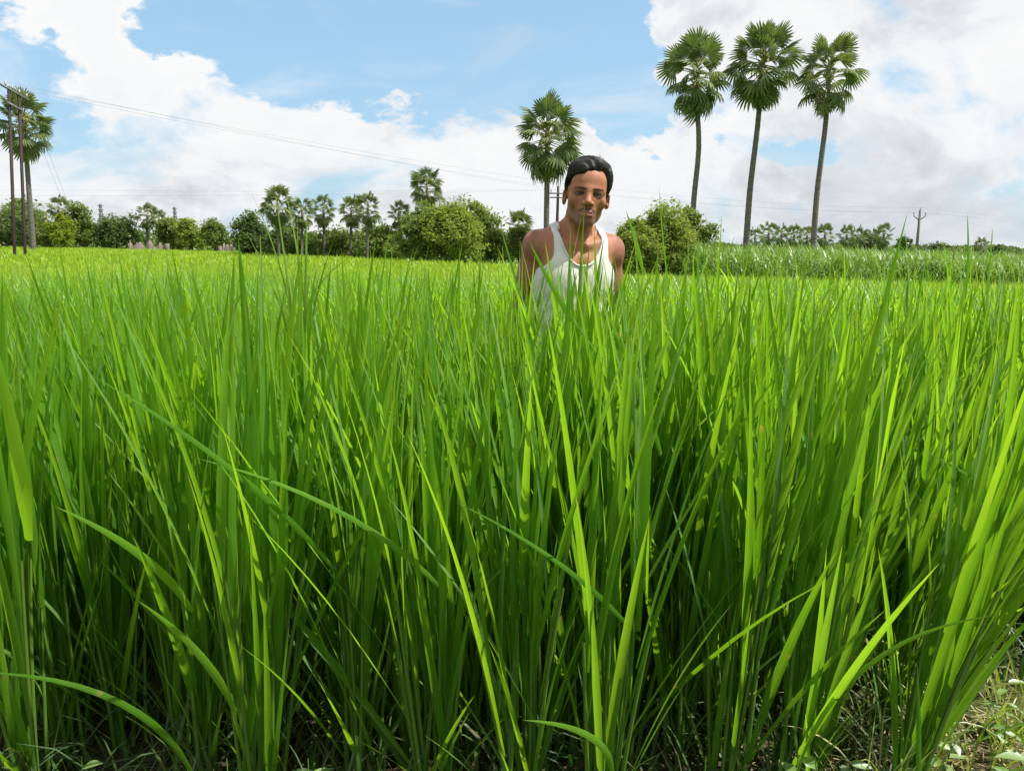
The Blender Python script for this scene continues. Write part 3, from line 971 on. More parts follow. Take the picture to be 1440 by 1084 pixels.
T = [  # label, px0, px1, top, base, depth, material, leaf size, count
    ('bright green tree with a full crown, beside the rice by the man', 884, 982, 285, 390, 28, 'tree_light', .062, 20000, 13),
    ('lower bright green bush leaning against the full crowned tree by the man', 862, 928, 306, 392, 27, 'tree_light', .06, 13000, 10),
    ('dark green tree crowding behind the rusty poles', -40, 62, 290, 350, 84, 'tree_dark', .2, 6500, 9),
    ('tall dim tree behind the palm and the poles', 8, 70, 276, 349, 96, 'tree_mid', .22, 5000, 8),
    ('yellow green young tree, brightest in the far tree line', 70, 108, 300, 350, 78, 'tree_yellow', .16, 3500, 7),
    ('bushy green tree at the foot of the small spiky palm', 52, 92, 312, 349, 80, 'tree_mid', .17, 3500, 7),
    ('upright green tree with tiered foliage beside the yellow green tree', 96, 140, 284, 350, 82, 'tree_mid', .18, 4500, 8),
    ('low wide dark tree next to the brick ruin', 132, 196, 305, 351, 84, 'tree_dark', .19, 5500, 10),
    ('loose green tree behind the two pale palms', 222, 262, 306, 352, 86, 'tree_mid', .18, 4000, 8),
    ('pale topped tree past the brick ruin, beside a round compact tree', 246, 290, 305, 352, 84, 'tree_light', .18, 4200, 8),
    ('round compact deep green tree beside a heap of bricks', 283, 325, 309, 353, 80, 'tree_mid', .16, 4800, 8),
    ('dark tree at the outer end of the palm grove', 330, 380, 296, 358, 58, 'tree_dark', .14, 5500, 8),
    ('dark thicket below the pale crowned palm', 372, 450, 316, 360, 57, 'tree_dark', .14, 6000, 10),
    ('shady bush under the slender grove palms', 440, 520, 322, 362, 56, 'tree_mid', .13, 6000, 10),
    ('green bush between the paired palms and the big bushes', 500, 580, 318, 364, 54, 'tree_mid', .13, 6500, 10),
    ('big light green bush below the tallest grove palm', 560, 640, 290, 368, 47, 'tree_mid', .115, 9500, 12),
    ('biggest bush of the grove, with pale sunlit top', 590, 680, 286, 369, 46, 'tree_light', .115, 10500, 12),
    ('broad crowned tree rising behind the biggest bush', 632, 708, 284, 366, 54, 'tree_mid', .14, 7500, 10),
    ('low green shrub beside the broad crowned tree', 676, 716, 322, 368, 50, 'tree_mid', .12, 4000, 7),
    ('leafy bush under the dull green palm', 706, 760, 318, 370, 52, 'tree_mid', .13, 5000, 8),
    ('dark bush behind the man by the trunk of the ragged palm', 752, 822, 326, 372, 56, 'tree_dark', .14, 5000, 8),
    ('darker tree behind the bright full crowned tree', 935, 996, 288, 376, 38, 'tree_mid', .11, 7000, 9),
    ('soft grey green tree among the far palms', 1200, 1242, 328, 356, 140, 'tree_far', .26, 3500, 7),
    ('faint low bush past the concrete pole', 1296, 1342, 344, 362, 130, 'tree_far', .25, 2500, 6),
    ('faint round bush next to the lone far palm', 1386, 1410, 347, 362, 125, 'tree_far', .22, 2000, 6),
    ('faint little tree between the far palms and the concrete pole', 1258, 1282, 332, 358, 150, 'tree_far', .25, 1800, 6)]
for i, (lab, a, b_, ty, by, D, mt, lf, n_, lo) in enumerate(T):
    tree(lab, a, b_, ty, by, D, mt, lf, n_, lo, seed=40 + i)

# shaded shrub row and distant woods: a mass nobody could count
V_, n0 = [], 0
r_ = np.random.default_rng(5)
NN = 26000
pxs = r_.uniform(-120, 1560, NN)
ang = (pxs - 720) / FPX
Dd = np.interp(pxs, [-120, 330, 345, 740, 860, 1000, 1560], [96, 92, 62, 60, 150, 190, 190]) * r_.uniform(1.0, 1.1, NN)
hh = np.interp(pxs, [-120, 330, 345, 740, 860, 1000, 1560], [2.6, 2.2, 2.2, 2.0, 2.6, 2.2, 2.0]) * (.6 + .55 * np.abs(np.sin(pxs * .045 + 1.4 * np.sin(pxs * .021))))
P = np.stack([ang * Dd, Dd, zg(ang * Dd, Dd) + hh * r_.uniform(0, 1, NN) ** .8], -1)
nrm = r_.standard_normal((NN, 3)) + np.array([0, -.5, .5]); nrm /= np.linalg.norm(nrm, axis=1, keepdims=True)
a1 = np.cross(nrm, r_.standard_normal((NN, 3))); a1 /= np.linalg.norm(a1, axis=1, keepdims=True); a2 = np.cross(nrm, a1)
sz = (Dd / FPX * 2.6 * r_.uniform(.6, 1.4, NN))[:, None]
V = np.stack([P - a1 * sz, P - a2 * sz * .5, P + a1 * sz, P + a2 * sz * .5], 1).reshape(-1, 3)
hedge = obj('scrub', build_mesh('scrub', V, np.arange(len(V)).reshape(-1, 4), [M['tree_dark']], smooth=False))
tag(hedge, 'low dark scrub filling the gaps under the far trees', 'scrub', kind='stuff')


# ------------------------------------------------------------------ brick ruins
def ruin(label, px0, px1, py_top, py_base, D, name='brick_wall', seed=0):
    r2 = random.Random(seed)
    b = at((px0 + px1) / 2, py_base, D); gz = float(zg(b.x, b.y))
    Wd = (px1 - px0) * D / FPX; Ht = at(px0, py_top, D).z - gz
    root = thing(name, label, 'wall', (b.x, b.y, gz), (0, 0, r2.uniform(-.2, .2)))
    # one wall with a broken top line
    k = 26
    xs = np.linspace(-Wd / 2, Wd / 2, k + 1)
    hh_ = Ht * np.clip(.80 + .16 * np.sin(np.arange(k + 1) * .9 + seed) + np.array([r2.uniform(-.22, .1) for _ in xs]), .3, 1)
    V_ = []
    for y_ in (-.15, .15):
        V_ += [[x_, y_, -.1] for x_ in xs] + [[x_, y_, h_] for x_, h_ in zip(xs, hh_)]
    n1 = k + 1
    Q_ = []
    for i in range(k):
        Q_ += [[i, i + 1, n1 + i + 1, n1 + i], [2 * n1 + i + 1, 2 * n1 + i, 3 * n1 + i, 3 * n1 + i + 1], [n1 + i, n1 + i + 1, 3 * n1 + i + 1, 3 * n1 + i]]
    Q_ += [[0, n1, 3 * n1, 2 * n1], [k, 2 * n1 + k, 3 * n1 + k, n1 + k]]
    obj('brickwork', build_mesh('brickwork', V_, Q_, [M['brick']], smooth=False), root)
    for i in (-1, 1):
        mb = MB()
        mb.box((i * Wd / 2, -.05, Ht * .4), (.34, .42, Ht * .8))
        obj('pier', mb.mesh('brick_pier', M['brick'], False), root)
    return root


ruin('broken brick wall of the ruin at the foot of the two pale palms', 186, 234, 338, 353, 79, seed=2)
ruin('heap like stub of red brick wall beside the round compact tree', 311, 331, 342, 357, 72, seed=3)

# ------------------------------------------------------------------ poles and wires
def insulator(parent, loc, s=1.0):
    mb = MB()
    z = np.array([0, .05, .06, .10, .11, .16, .17, .22, .24]) * s
    r0 = np.array([.02, .02, .055, .05, .03, .06, .035, .05, .015]) * s
    mb.tube(np.stack([0 * z, 0 * z, z], -1), r0, 8)
    obj('insulator', mb.mesh('insulator', M['insulator']), parent, loc)


def pole_base(px, py, D):
    b = at(px, py, D); b.z = float(zg(b.x, b.y)); return b


# double rusty pole
D = 46.0
b0, t0 = pole_base(18, 345, D), at(12.5, 122, D)
b1, t1 = pole_base(33, 345, D + .6), at(26.5, 130, D + .6)
hp = thing('double_pole', 'pair of tall rusty rail poles joined by a crossarm with insulators', 'utility pole', b0)
for (b_, t_) in ((b0, t0), (b1, t1)):
    mb = MB()
    p0, p1 = np.array(b_ - b0), np.array(t_ - b0)
    # rail section: web and two flanges
    for (ox, oy, wx, wy) in ((0, 0, .035, .12), (0, -.06, .125, .03), (0, .06, .10, .026)):
        c = np.array([[sx * wx / 2 + ox, sy * wy / 2 + oy, 0] for sx, sy in ((-1, -1), (1, -1), (1, 1), (-1, 1))])
        v = np.vstack([c + p0 - np.array([0, 0, .2]), c + p1])
        mb.add(v, [[0, 1, 5, 4], [1, 2, 6, 5], [2, 3, 7, 6], [3, 0, 4, 7], [4, 5, 6, 7]])
    obj('pole', mb.mesh('rail_pole', M['pole'], False), hp)
tv = t0 - b0
u = (t1 - t0).normalized()
for dz, ln in ((-.12, 2.1), (-.95, 1.7)):
    mb = MB()
    c = .5 * (t0 + t1) - b0 + Vector((0, -.12, dz))
    rotm = Matrix(((u.x, -u.y, 0), (u.y, u.x, 0), (u.z, 0, 1)))
    mb.box(c, (ln if dz > -.5 else .9, .09, .12), rotm)
    obj('crossarm', mb.mesh('crossarm', M['steel'], False), hp)
ins_pts = []
for k in (-.95, -.45, .0, .45, .95):
    lp = .5 * (t0 + t1) - b0 + u * k + Vector((0, -.12, -.06))
    insulator(hp, lp, 1.1)
    ins_pts.append(lp + b0 + Vector((0, 0, .25)))

# single pole behind the man
D2 = 78.0
b2, t2 = pole_base(782, 362, D2), at(785, 262, D2)
sp2 = thing('utility_pole', 'dark slim utility pole with crossarm behind the man by the ragged palm', 'utility pole', b2)
mb = MB(); mb.tube([(0, 0, -.2), tuple((t2 - b2) * .5), tuple(t2 - b2)], [.17, .15, .12], 8)
obj('pole', mb.mesh('pole_shaft', M['pole'], True), sp2)
for dz, ln in ((-.7, 2.6), (-1.1, 1.6)):
    mb = MB(); mb.box((t2 - b2) + Vector((0, -.16, dz)), (ln, .1, .12)); obj('crossarm', mb.mesh('crossarm', M['steel'], False), sp2)
P2 = []
for k in (-1.2, -.7, 0, .7, 1.2):
    lp = (t2 - b2) + Vector((k, -.16 if k else 0, -.64 if k else 0.0))
    insulator(sp2, lp, 1.4); P2.append(lp + b2 + Vector((0, 0, .3)))

# forked pole right
D3 = 96.0
b3, t3 = pole_base(1288, 362, D3), at(1294, 296, D3)
sp3 = thing('utility_pole', 'grey concrete utility pole with a V shaped crossarm beyond the cane field', 'utility pole', b3)
mb = MB(); mb.tube([(0, 0, -.2), tuple((t3 - b3) * .5), tuple(t3 - b3)], [.20, .17, .13], 8)
obj('pole', mb.mesh('pole_shaft', M['pole_grey'], True), sp3)
mb = MB()
h3 = t3 - b3
for sx in (-1, 1):
    mb.tube([h3 + Vector((0, 0, -1.2)), h3 + Vector((sx * .62, 0, -.75)), h3 + Vector((sx * .72, 0, -.55))], [.06, .055, .05], 6)
obj('crossarm', mb.mesh('v_arm', M['steel']), sp3)
P3 = []
for (k, z) in ((-.72, -.55), (0, 0), (.72, -.55)):
    insulator(sp3, h3 + Vector((k, 0, z)), 1.5); P3.append(b3 + h3 + Vector((k, 0, z + .3)))

nw = 0


def wire(a, b_, sag, label, group, r=.0048):
    tt = np.linspace(0, 1, 25)[:, None]
    P = np.array(a)[None] * (1 - tt) + np.array(b_)[None] * tt
    P[:, 2] -= sag * 4 * (tt * (1 - tt))[:, 0]
    mb = MB(); mb.tube(P - P[0], r, 4, cap=False)
    o = obj('overhead_wire', mb.mesh('overhead_wire', M['wire']), None, tuple(P[0]))
    return tag(o, label, 'wire', group)


for k in range(3):
    wire(ins_pts[1 + k], P2[k + 1], .25, 'thin overhead wire running from the double rusty pole towards the pole behind the man', 'wires from the double pole')
for k, kk in ((0, 0), (4, 4)):
    wire(at(-260, 262 + 3 * kk, 70), P2[k], .3, 'faint low overhead wire crossing above the far trees behind the rusty poles', 'low wires above the far trees')
for k in range(3):
    wire(P2[k + 1], P3[k], .55, 'faint overhead wire crossing behind the three tall palms', 'wires behind the palms')
    wire(P3[k], at(1800, 322 + 8 * k, 112), .5, 'faint overhead wire leading away past the concrete pole', 'wires past the concrete pole')
for k in range(2):
    wire(ins_pts[3 + k], at(108 + 6 * k, 335, 60), .0, 'slanting stay wire beside the double rusty pole', 'stay wires', r=.006)


# lattice pylons on the horizon
def pylon(label, px, py_top, D, Wpx):
    b = at(px, 348, D); b.z = float(zg(b.x, b.y))
    H = at(px, py_top, D).z - b.z
    root = thing('lattice_pylon', label, 'pylon', b)
    wb, wt = Wpx * D / FPX / 2, Wpx * D / FPX / 7
    mb = MB()
    lev = np.linspace(0, 1, 9)
    for sx, sy in ((-1, -1), (1, -1), (1, 1), (-1, 1)):
        mb.tube([(sx * wb, sy * wb, 0), (sx * wt, sy * wt, H)], [.16, .12], 4)
    obj('leg_frame', mb.mesh('pylon_legs', M['steel'], False), root)
    mb = MB()
    for i in range(8):
        w0 = wb + (wt - wb) * lev[i]; w1 = wb + (wt - wb) * lev[i + 1]
        for sy in (-1, 1):
            for sx in (-1, 1):
                mb.tube([(sx * w0, sy * w0, H * lev[i]), (-sx * w1, sy * w1, H * lev[i + 1])], [.09, .09], 4)
                mb.tube([(sy * w0, sx * w0, H * lev[i]), (sy * w1, -sx * w1, H * lev[i + 1])], [.09, .09], 4)
    obj('bracing', mb.mesh('pylon_bracing', M['steel'], False), root)
    for f in (.72, .84, .95):
        mb = MB(); mb.box((0, 0, H * f), (wb * 2.2, .3, .3))
        obj('arm', mb.mesh('pylon_arm', M['steel'], False), root)


pylon('faint steel lattice pylon above the low wide dark tree', 146, 287, 330, 7)
pylon('faint steel lattice pylon above the pale topped tree', 249, 291, 350, 6)

# ------------------------------------------------------------------ the man
def axis_pts(segs):
    out = [segs[0][0]]
    for a, b_, h in segs:
        n_ = max(1, int(round((b_ - a) / h)))
        out += list(np.linspace(a, b_, n_ + 1)[1:])
    return np.array(out, dtype=np.float32)


AX = axis_pts([(-.33, -.085, .0065), (-.085, .125, .0022), (.125, .33, .0065)])
AY = axis_pts([(-.23, -.165, .006), (-.165, .09, .0024), (.09, .17, .006)])
AZ = axis_pts([(-.01, .70, .009), (.70, 1.20, .007), (1.20, 1.40, .0045), (1.40, 1.70, .0022)])


class Field:
    def __init__(self):
        self.F = np.full((len(AX), len(AY), len(AZ)), .06, dtype=np.float32)

    def _box(self, lo, hi, pad):
        s = []
        for A, l, h in zip((AX, AY, AZ), lo, hi):
            i0 = max(0, np.searchsorted(A, l - pad) - 1); i1 = min(len(A), np.searchsorted(A, h + pad) + 1)
            s.append(slice(i0, i1))
        P = np.stack(np.meshgrid(AX[s[0]], AY[s[1]], AZ[s[2]], indexing='ij'), -1)
        return tuple(s), P

    def op(self, d, s, k, mode):
        f = self.F[s]
        if mode == 'add':
            h = np.clip(.5 + .5 * (f - d) / k, 0, 1)
            self.F[s] = f + (d - f) * h - k * h * (1 - h)
        else:
            h = np.clip(.5 - .5 * (f + d) / k, 0, 1)
            self.F[s] = f + (-d - f) * h + k * h * (1 - h)

    def ell(self, c, r, k=.02, rot=None, mode='add', X=None):
        """ellipsoid; X maps head-local to body coordinates"""
        c = np.array(c, float); r = np.array(r, float)
        Rm = np.eye(3) if rot is None else np.array(Euler(rot).to_matrix())
        if X is not None:
            c = X[0] @ c + X[1]; Rm = X[0] @ Rm
        e = np.abs(Rm) @ r
        s, P = self._box(c - e, c + e, k + .03)
        q = ((P - c.astype(np.float32)) @ np.linalg.inv(Rm).T.astype(np.float32)) / r.astype(np.float32)
        k0 = np.linalg.norm(q, axis=-1); k1 = np.linalg.norm(q / r.astype(np.float32), axis=-1)
        d = k0 * (k0 - 1) / np.maximum(k1, 1e-6)
        self.op(d, s, k, mode)

    def cap(self, a, b_, ra, rb, k=.02, mode='add', X=None):
        a = np.array(a, float); b_ = np.array(b_, float)
        if X is not None:
            a = X[0] @ a + X[1]; b_ = X[0] @ b_ + X[1]
        rm = max(ra, rb)
        s, P = self._box(np.minimum(a, b_) - rm, np.maximum(a, b_) + rm, k + .03)
        ab = (b_ - a).astype(np.float32)
        t_ = np.clip(((P - a.astype(np.float32)) @ ab) / (ab @ ab), 0, 1)
        d = np.linalg.norm(P - (a.astype(np.float32) + t_[..., None] * ab), axis=-1) - (ra + (rb - ra) * t_)
        self.op(d, s, k, mode)


def surface_nets(F):
    neg = F < 0
    nx, ny, nz_ = F.shape
    cnt = np.zeros((nx - 1, ny - 1, nz_ - 1), dtype=np.int8)
    for i in (0, 1):
        for j in (0, 1):
            for k in (0, 1):
                cnt += neg[i:nx - 1 + i, j:ny - 1 + j, k:nz_ - 1 + k]
    cells = np.argwhere((cnt > 0) & (cnt < 8))
    idx = np.full(cnt.shape, -1, dtype=np.int32)
    idx[tuple(cells.T)] = np.arange(len(cells))
    acc = np.zeros((len(cells), 3)); num = np.zeros(len(cells))
    corners = [(i, j, k) for i in (0, 1) for j in (0, 1) for k in (0, 1)]
    val = {c: F[cells[:, 0] + c[0], cells[:, 1] + c[1], cells[:, 2] + c[2]].astype(float) for c in corners}
    for c in corners:
        for ax in range(3):
            if c[ax] == 0:
                c2 = list(c); c2[ax] = 1; c2 = tuple(c2)
                a, b_ = val[c], val[c2]
                cr = (a < 0) != (b_ < 0)
                t_ = np.where(cr, a / np.where(cr, a - b_, 1), 0)
                p_ = np.array(c, float)[None] + np.zeros((len(cells), 3)); p_[:, ax] += t_
                acc[cr] += p_[cr]; num[cr] += 1
    g = cells + acc / num[:, None]
    V = np.stack([np.interp(g[:, i], np.arange(len(A)), A) for i, A in enumerate((AX, AY, AZ))], -1)
    quads = []
    for ax in range(3):
        o1, o2 = [(1, 2), (2, 0), (0, 1)][ax]
        sl0 = [slice(1, -1)] * 3; sl1 = [slice(1, -1)] * 3
        sl0[ax] = slice(0, -1); sl1[ax] = slice(1, None)
        a = neg[tuple(sl0)]; b_ = neg[tuple(sl1)]
        e = np.argwhere(a != b_)
        flip = a[tuple(e.T)]
        e = e + 1; e[:, ax] -= 1
        def cid(d1, d2):
            q = e.copy(); q[:, o1] -= d1; q[:, o2] -= d2
            return idx[tuple(q.T)]
        q = np.stack([cid(1, 1), cid(0, 1), cid(0, 0), cid(1, 0)], -1)
        q[~flip] = q[~flip][:, ::-1]
        quads.append(q)
    return V, np.vstack(quads)


HR = np.array((Matrix.Rotation(R(-10), 3, 'Z') @ Matrix.Rotation(R(2.5), 3, 'Y') @ Matrix.Rotation(R(-3), 3, 'X')))
HR = HR @ np.diag([1.02, 1.02, 1.018])      # proportions
HX = (HR, np.array([.011, -.042, 1.4135]))
B = Field()
# torso
B.ell((0, .005, 1.20), (.138, .092, .19), .02)
B.ell((0, .0, 1.00), (.128, .090, .20), .05)
B.ell((0, .012, .90), (.150, .108, .13), .05)
for sx in (-1, 1):
    B.ell((sx * .062, -.058, 1.262), (.062, .034, .060), .05)
    B.ell((sx * .085, .07, 1.28), (.06, .04, .09), .04)
    B.cap((sx * .018, .040, 1.425), (sx * .128, .02, 1.362), .026, .032, .035)
    B.cap((sx * .022, -.072, 1.352), (sx * .132, -.008, 1.378), .0095, .0095, .022)
    B.ell((sx * .09, .0, 1.335), (.070, .062, .05), .04)
B.cap((.0, .022, 1.33), (.008, .004, 1.49), .048, .047, .03)
for sx in (-1, 1):           # neck cords
    B.cap((sx * .016, -.056, 1.352), (.008 + sx * .038, -.006, 1.455), .006, .007, .03)
B.ell((0, -.088, 1.350), (.010, .010, .010), .02, mode='sub')     # hollow of the throat
B.ell((0, -.105, 1.23), (.012, .02, .07), .03, mode='sub')
TORSO = Field(); TORSO.F = B.F.copy()
# legs
for sx in (-1, 1):
    B.cap((sx * .078, .01, .86), (sx * .09, -.01, .48), .082, .054, .04)
    B.cap((sx * .09, -.01, .48), (sx * .095, .025, .10), .052, .036, .03)
    B.ell((sx * .092, .03, .36), (.045, .05, .10), .03)
    B.cap((sx * .095, .03, .045), (sx * .11, -.13, .03), .042, .034, .03)
LEGS = Field(); LEGS.F = B.F.copy()
# arms: hanging, drawn a little back, hands closed behind the hips
ARM = {-1: [(-.146, .022, 1.345), (-.188, .060, 1.075), (-.170, .04, .845)], 1: [(.144, .022, 1.345), (.176, .058, 1.075), (.165, .03, .845)]}
for sx in (-1, 1):
    sh_, el_, wr_ = [np.array(v) for v in ARM[sx]]
    B.ell(sh_ + np.array([sx * .004, -.006, -.012]), (.042, .050, .058), .03)
    B.cap(sh_, el_, .041, .032, .02)
    B.ell(sh_ * .55 + el_ * .45 + np.array([0, -.012, 0]), (.036, .036, .075), .02)
    B.cap(el_, wr_, .036, .025, .02)
    B.ell(el_ * .7 + wr_ * .3 + np.array([sx * .006, 0, 0]), (.036, .036, .07), .02)
    hd = wr_ + np.array([-sx * .003, -.008, -.06])
    B.ell(hd, (.017, .038, .05), .02)
    for f, (dy, ln) in enumerate(((-.030, .066), (-.010, .076), (.010, .070), (.028, .055))):
        a = hd + np.array([0, dy, -.038]); m_ = a + np.array([-sx * .012, 0, -ln * .55]); e_ = m_ + np.array([-sx * .022, 0, -ln * .40])
        B.cap(a, m_, .0088, .0082, .006); B.cap(m_, e_, .0082, .0070, .004)
    a = hd + np.array([0, -.03, .012]); m_ = a + np.array([-sx * .008, -.026, -.03]); e_ = m_ + np.array([-sx * .01, -.006, -.03])
    B.cap(a, m_, .011, .0095, .008); B.cap(m_, e_, .0095, .008, .004)
# head (local frame: chin at z=0, face towards -y)
E = lambda *a, **k: B.ell(*a, X=HX, **k)
C_ = lambda *a, **k: B.cap(*a, X=HX, **k)
E((0, .015, .146), (.0725, .093, .088), k=.01)
E((0, -.012, .088), (.0585, .072, .086), k=.025)
E((0, -.052, .150), (.052, .030, .045), k=.03)                     # forehead
E((0, -.064, .016), (.020, .018, .016), k=.024)                    # chin
for sx in (-1, 1):
    C_((sx * .043, .008, .055), (sx * .017, -.058, .016), .014, .012, k=.022)     # jaw
    E((sx * .045, -.050, .086), (.019, .020, .018), k=.026)        # cheekbone
    C_((sx * .010, -.078, .1225), (sx * .046, -.062, .1225), .0095, .0080, k=.018) # brow
E((0, -.064, .046), (.028, .023, .026), k=.018)                     # muzzle
for sx in (-1, 1):
    E((sx * .031, -.093, .1085), (.0185, .0165, .0105), k=.012, mode='sub')
    E((sx * .049, -.080, .056), (.007, .010, .024), k=.022, mode='sub')          # hollow cheek
C_((0, -.078, .118), (0, -.0985, .079), .0078, .0118, k=.014)      # nose
for sx in (-1, 1):
    E((sx * .0145, -.089, .0745), (.0080, .0100, .0075), k=.008)
    E((sx * .0078, -.0975, .0675), (.0038, .0045, .0035), k=.003, mode='sub')
C_((0, -.0895, .063), (0, -.0875, .053), .0025, .0025, k=.006, mode='sub')
E((0, -.0855, .0475), (.0210, .0050, .0040), k=.007)               # lips
E((0, -.0845, .0375), (.0180, .0058, .0052), k=.007)
for sx in (-1, 1):
    C_((0, -.0935, .0425), (sx * .024, -.0835, .0420), .0019, .0016, k=.003, mode='sub')
    C_((sx * .0205, -.092, .071), (sx * .030, -.081, .044), .0024, .0022, k=.010, mode='sub')  # smile fold
# lids: a shell round the eyeball with an open slit
for sx in (-1, 1):
    ec = np.array([sx * .0310, -.0680, .1090])
    E(tuple(ec), (.0155, .0128, .0110), k=.006)
    E(tuple(ec + np.array([0, -.012, -.0006])), (.0130, .010, .0033), k=.002, mode='sub')
# ears
for sx in (-1, 1):
    E((sx * .0765, .012, .100), (.0065, .0165, .0270), k=.006, rot=(R(8), 0, sx * R(26)))
    E((sx * .0805, .000, .104), (.0055, .0100, .0170), k=.005, rot=(R(8), 0, sx * R(26)), mode='sub')
V, Q = surface_nets(B.F)
hl = (V - HX[1]) @ np.linalg.inv(HR).T           # head-local coordinates
hx, hy, hz = np.abs(hl[:, 0]), hl[:, 1], hl[:, 2]
face = (hy < -.03) & (hz > -.03) & (hz < .22)
G = lambda v, c, s: np.exp(-((v - c) / s) ** 2)
brow = face * (hx > .010) * (hx < .052) * sstep(.0052 - .002 * (hx > .038), .0012, np.abs(hz - (.1222 + .0042 * np.sin(np.clip((hx - .010) / .042, 0, 1) * 2.6))))
lipm = face * sstep(1.15, .85, np.hypot(hl[:, 0] / .0225, (hz - .0425) / .0098)) * (hy < -.078)
mous = face * sstep(1.25, .7, np.hypot(hl[:, 0] / .031, (hz - .0555 + 6.0 * hl[:, 0] ** 2) / .0080))
lash = face * sstep(1.25, .85, np.hypot((hx - .031) / .0165, (hz - .1090) / .0062))
beard = face * sstep(1.3, .55, np.hypot(hl[:, 0] / .058, (hz - .022) / .036)) * (hz < .055)
beard = np.maximum(beard, (hy < .0) * (hx > .040) * sstep(.085, .06, hz) * (hz > .0) * .7)
socket_shade = face * sstep(1.2, .6, np.hypot((hx - .031) / .023, (hz - .110) / .013))  # shade under the brows, painted into the skin colour round the eyes
skin = np.array([.345, .145, .076]); arms_c = np.array([.270, .115, .071])
col = np.tile(skin, (len(V), 1))
# darker arms, shoulders and neck
w_ = np.clip(sstep(.11, .16, np.abs(V[:, 0])) * (V[:, 2] < 1.42), 0, 1)[:, None]
col = col * (1 - w_) + arms_c * w_
mix = lambda m_, c, a: None
for msk, c, a in ((beard, (.095, .062, .045), .60), (mous, (.035, .024, .02), .82), (lipm, (.30, .115, .088), .8), (socket_shade, (.13, .060, .040), .55),
                  (lash, (.030, .018, .014), .75), (brow, (.020, .014, .012), .92)):
    mm = (msk * a)[:, None]
    col = col * (1 - mm) + np.array(c) * mm
me = build_mesh('man_body', V, Q, [], smooth=True)
ca = me.color_attributes.new('tint', 'FLOAT_COLOR', 'POINT')
ca.data.foreach_set('color', np.concatenate([col, np.ones((len(V), 1))], 1).astype(np.float32).ravel())
m, t = new_mat('skin')
vc = t.n('ShaderNodeVertexColor', layer_name='tint').outputs[0]
tco = t.n('ShaderNodeTexCoord').outputs['Object']
sn = t.n('ShaderNodeTexNoise', {'Vector': tco, 'Scale': 38.0, 'Detail': 5.0}).outputs[0]
sn2 = t.n('ShaderNodeTexNoise', {'Vector': tco, 'Scale': 420.0, 'Detail': 2.0}).outputs[0]
vc = t.mixc(.8, vc, t.ramp(sn, [(.3, (.76, .70, .68)), (.7, (1.16, 1.14, 1.12))]), 'MULTIPLY')
bmp = t.n('ShaderNodeBump', {'Height': sn2, 'Strength': .4, 'Distance': .002})
p = t.n('ShaderNodeBsdfPrincipled', {'Base Color': vc, 'Roughness': .56, 'Specular IOR Level': .38, 'Subsurface Weight': .10,
                                     'Subsurface Radius': (.012, .005, .003), 'Subsurface Scale': .5, 'Normal': bmp.outputs[0]})
t.n('ShaderNodeOutputMaterial', {'Surface': p.outputs[0]})
me.materials.append(m)
man = thing('person', 'man in a white sleeveless vest standing chest deep in the rice', 'person', MAN + Vector((-.078, 0, 0)), (0, R(3), R(10)))
obj('body', me, man)

# vest: the torso grown by a few millimetres, cut at neckline and armholes
XX, YY, ZZ = np.meshgrid(AX, AY, AZ, indexing='ij', sparse=True)
ax_ = np.abs(XX - .004)
front = YY < .0
zb = np.where(front, 1.283, 1.345)
x_in = .076 * np.clip((ZZ - zb) / .095, 0, 1) ** .38 - .03 * (ZZ < zb)
x_out = .100 + .12 * np.clip((1.318 - ZZ) / .105, 0, 1) ** 1.7
folds = .0022 * np.sin(XX * 95 + 9 * np.sin(ZZ * 14)) * np.clip((1.27 - ZZ) / .1, 0, 1) + .0016 * np.sin(ZZ * 70 + XX * 40) * (ZZ < 1.2)
vest = np.maximum.reduce(np.broadcast_arrays(TORSO.F - .0065 - .012 * np.clip((1.27 - ZZ) / .08, 0, 1) - folds * (ZZ < 1.30), (x_in - ax_) * .9, (ax_ - x_out) * .9, .80 - ZZ))
Vv, Qv = surface_nets(vest.astype(np.float32))
m, t = new_mat('vest_cotton')
tco = t.n('ShaderNodeTexCoord').outputs['Object']
kn = t.n('ShaderNodeTexNoise', {'Vector': tco, 'Scale': 22.0, 'Detail': 6.0, 'Roughness': .6}).outputs[0]
rib = t.n('ShaderNodeTexWave', {'Vector': tco, 'Scale': 90.0, 'Distortion': .6}, bands_direction='X').outputs[1]
vcol = t.ramp(kn, [(.3, (.54, .53, .505)), (.65, (.66, .65, .635))])
bmp = t.n('ShaderNodeBump', {'Height': t.math('MULTIPLY_ADD', rib, .10, kn), 'Strength': .3, 'Distance': .006})
p = t.n('ShaderNodeBsdfPrincipled', {'Base Color': vcol, 'Roughness': .9, 'Specular IOR Level': .15, 'Normal': bmp.outputs[0]})
t.n('ShaderNodeOutputMaterial', {'Surface': p.outputs[0]})
vest_o = obj('vest', build_mesh('vest', Vv, Qv, [m]), man)
# hem: a stitched band along the neckline
hb = []
for zt_ in np.linspace(-1, 1, 41):
    xq = .080 * zt_
    zq = 1.283 - .0035 + .095 * abs(zt_) ** (1 / .38)
    ix = np.argmin(np.abs(AX - (xq + .004))); iz = np.argmin(np.abs(AZ - zq))
    line = TORSO.F[ix, :, iz] - .0085
    iy = np.argmax(line < 0)
    y_ = AY[iy - 1] + (AY[iy] - AY[iy - 1]) * line[iy - 1] / (line[iy - 1] - line[iy] + 1e-9) if iy > 0 else AY[0]
    hb.append((xq + .004, y_, zq))
hb = np.array(hb)
for _ in range(3):
    hb[1:-1] = .25 * hb[:-2] + .5 * hb[1:-1] + .25 * hb[2:]
mb = MB(); mb.tube(hb, .0032, 6)
obj('neck_binding', mb.mesh('neck_binding', m), vest_o)
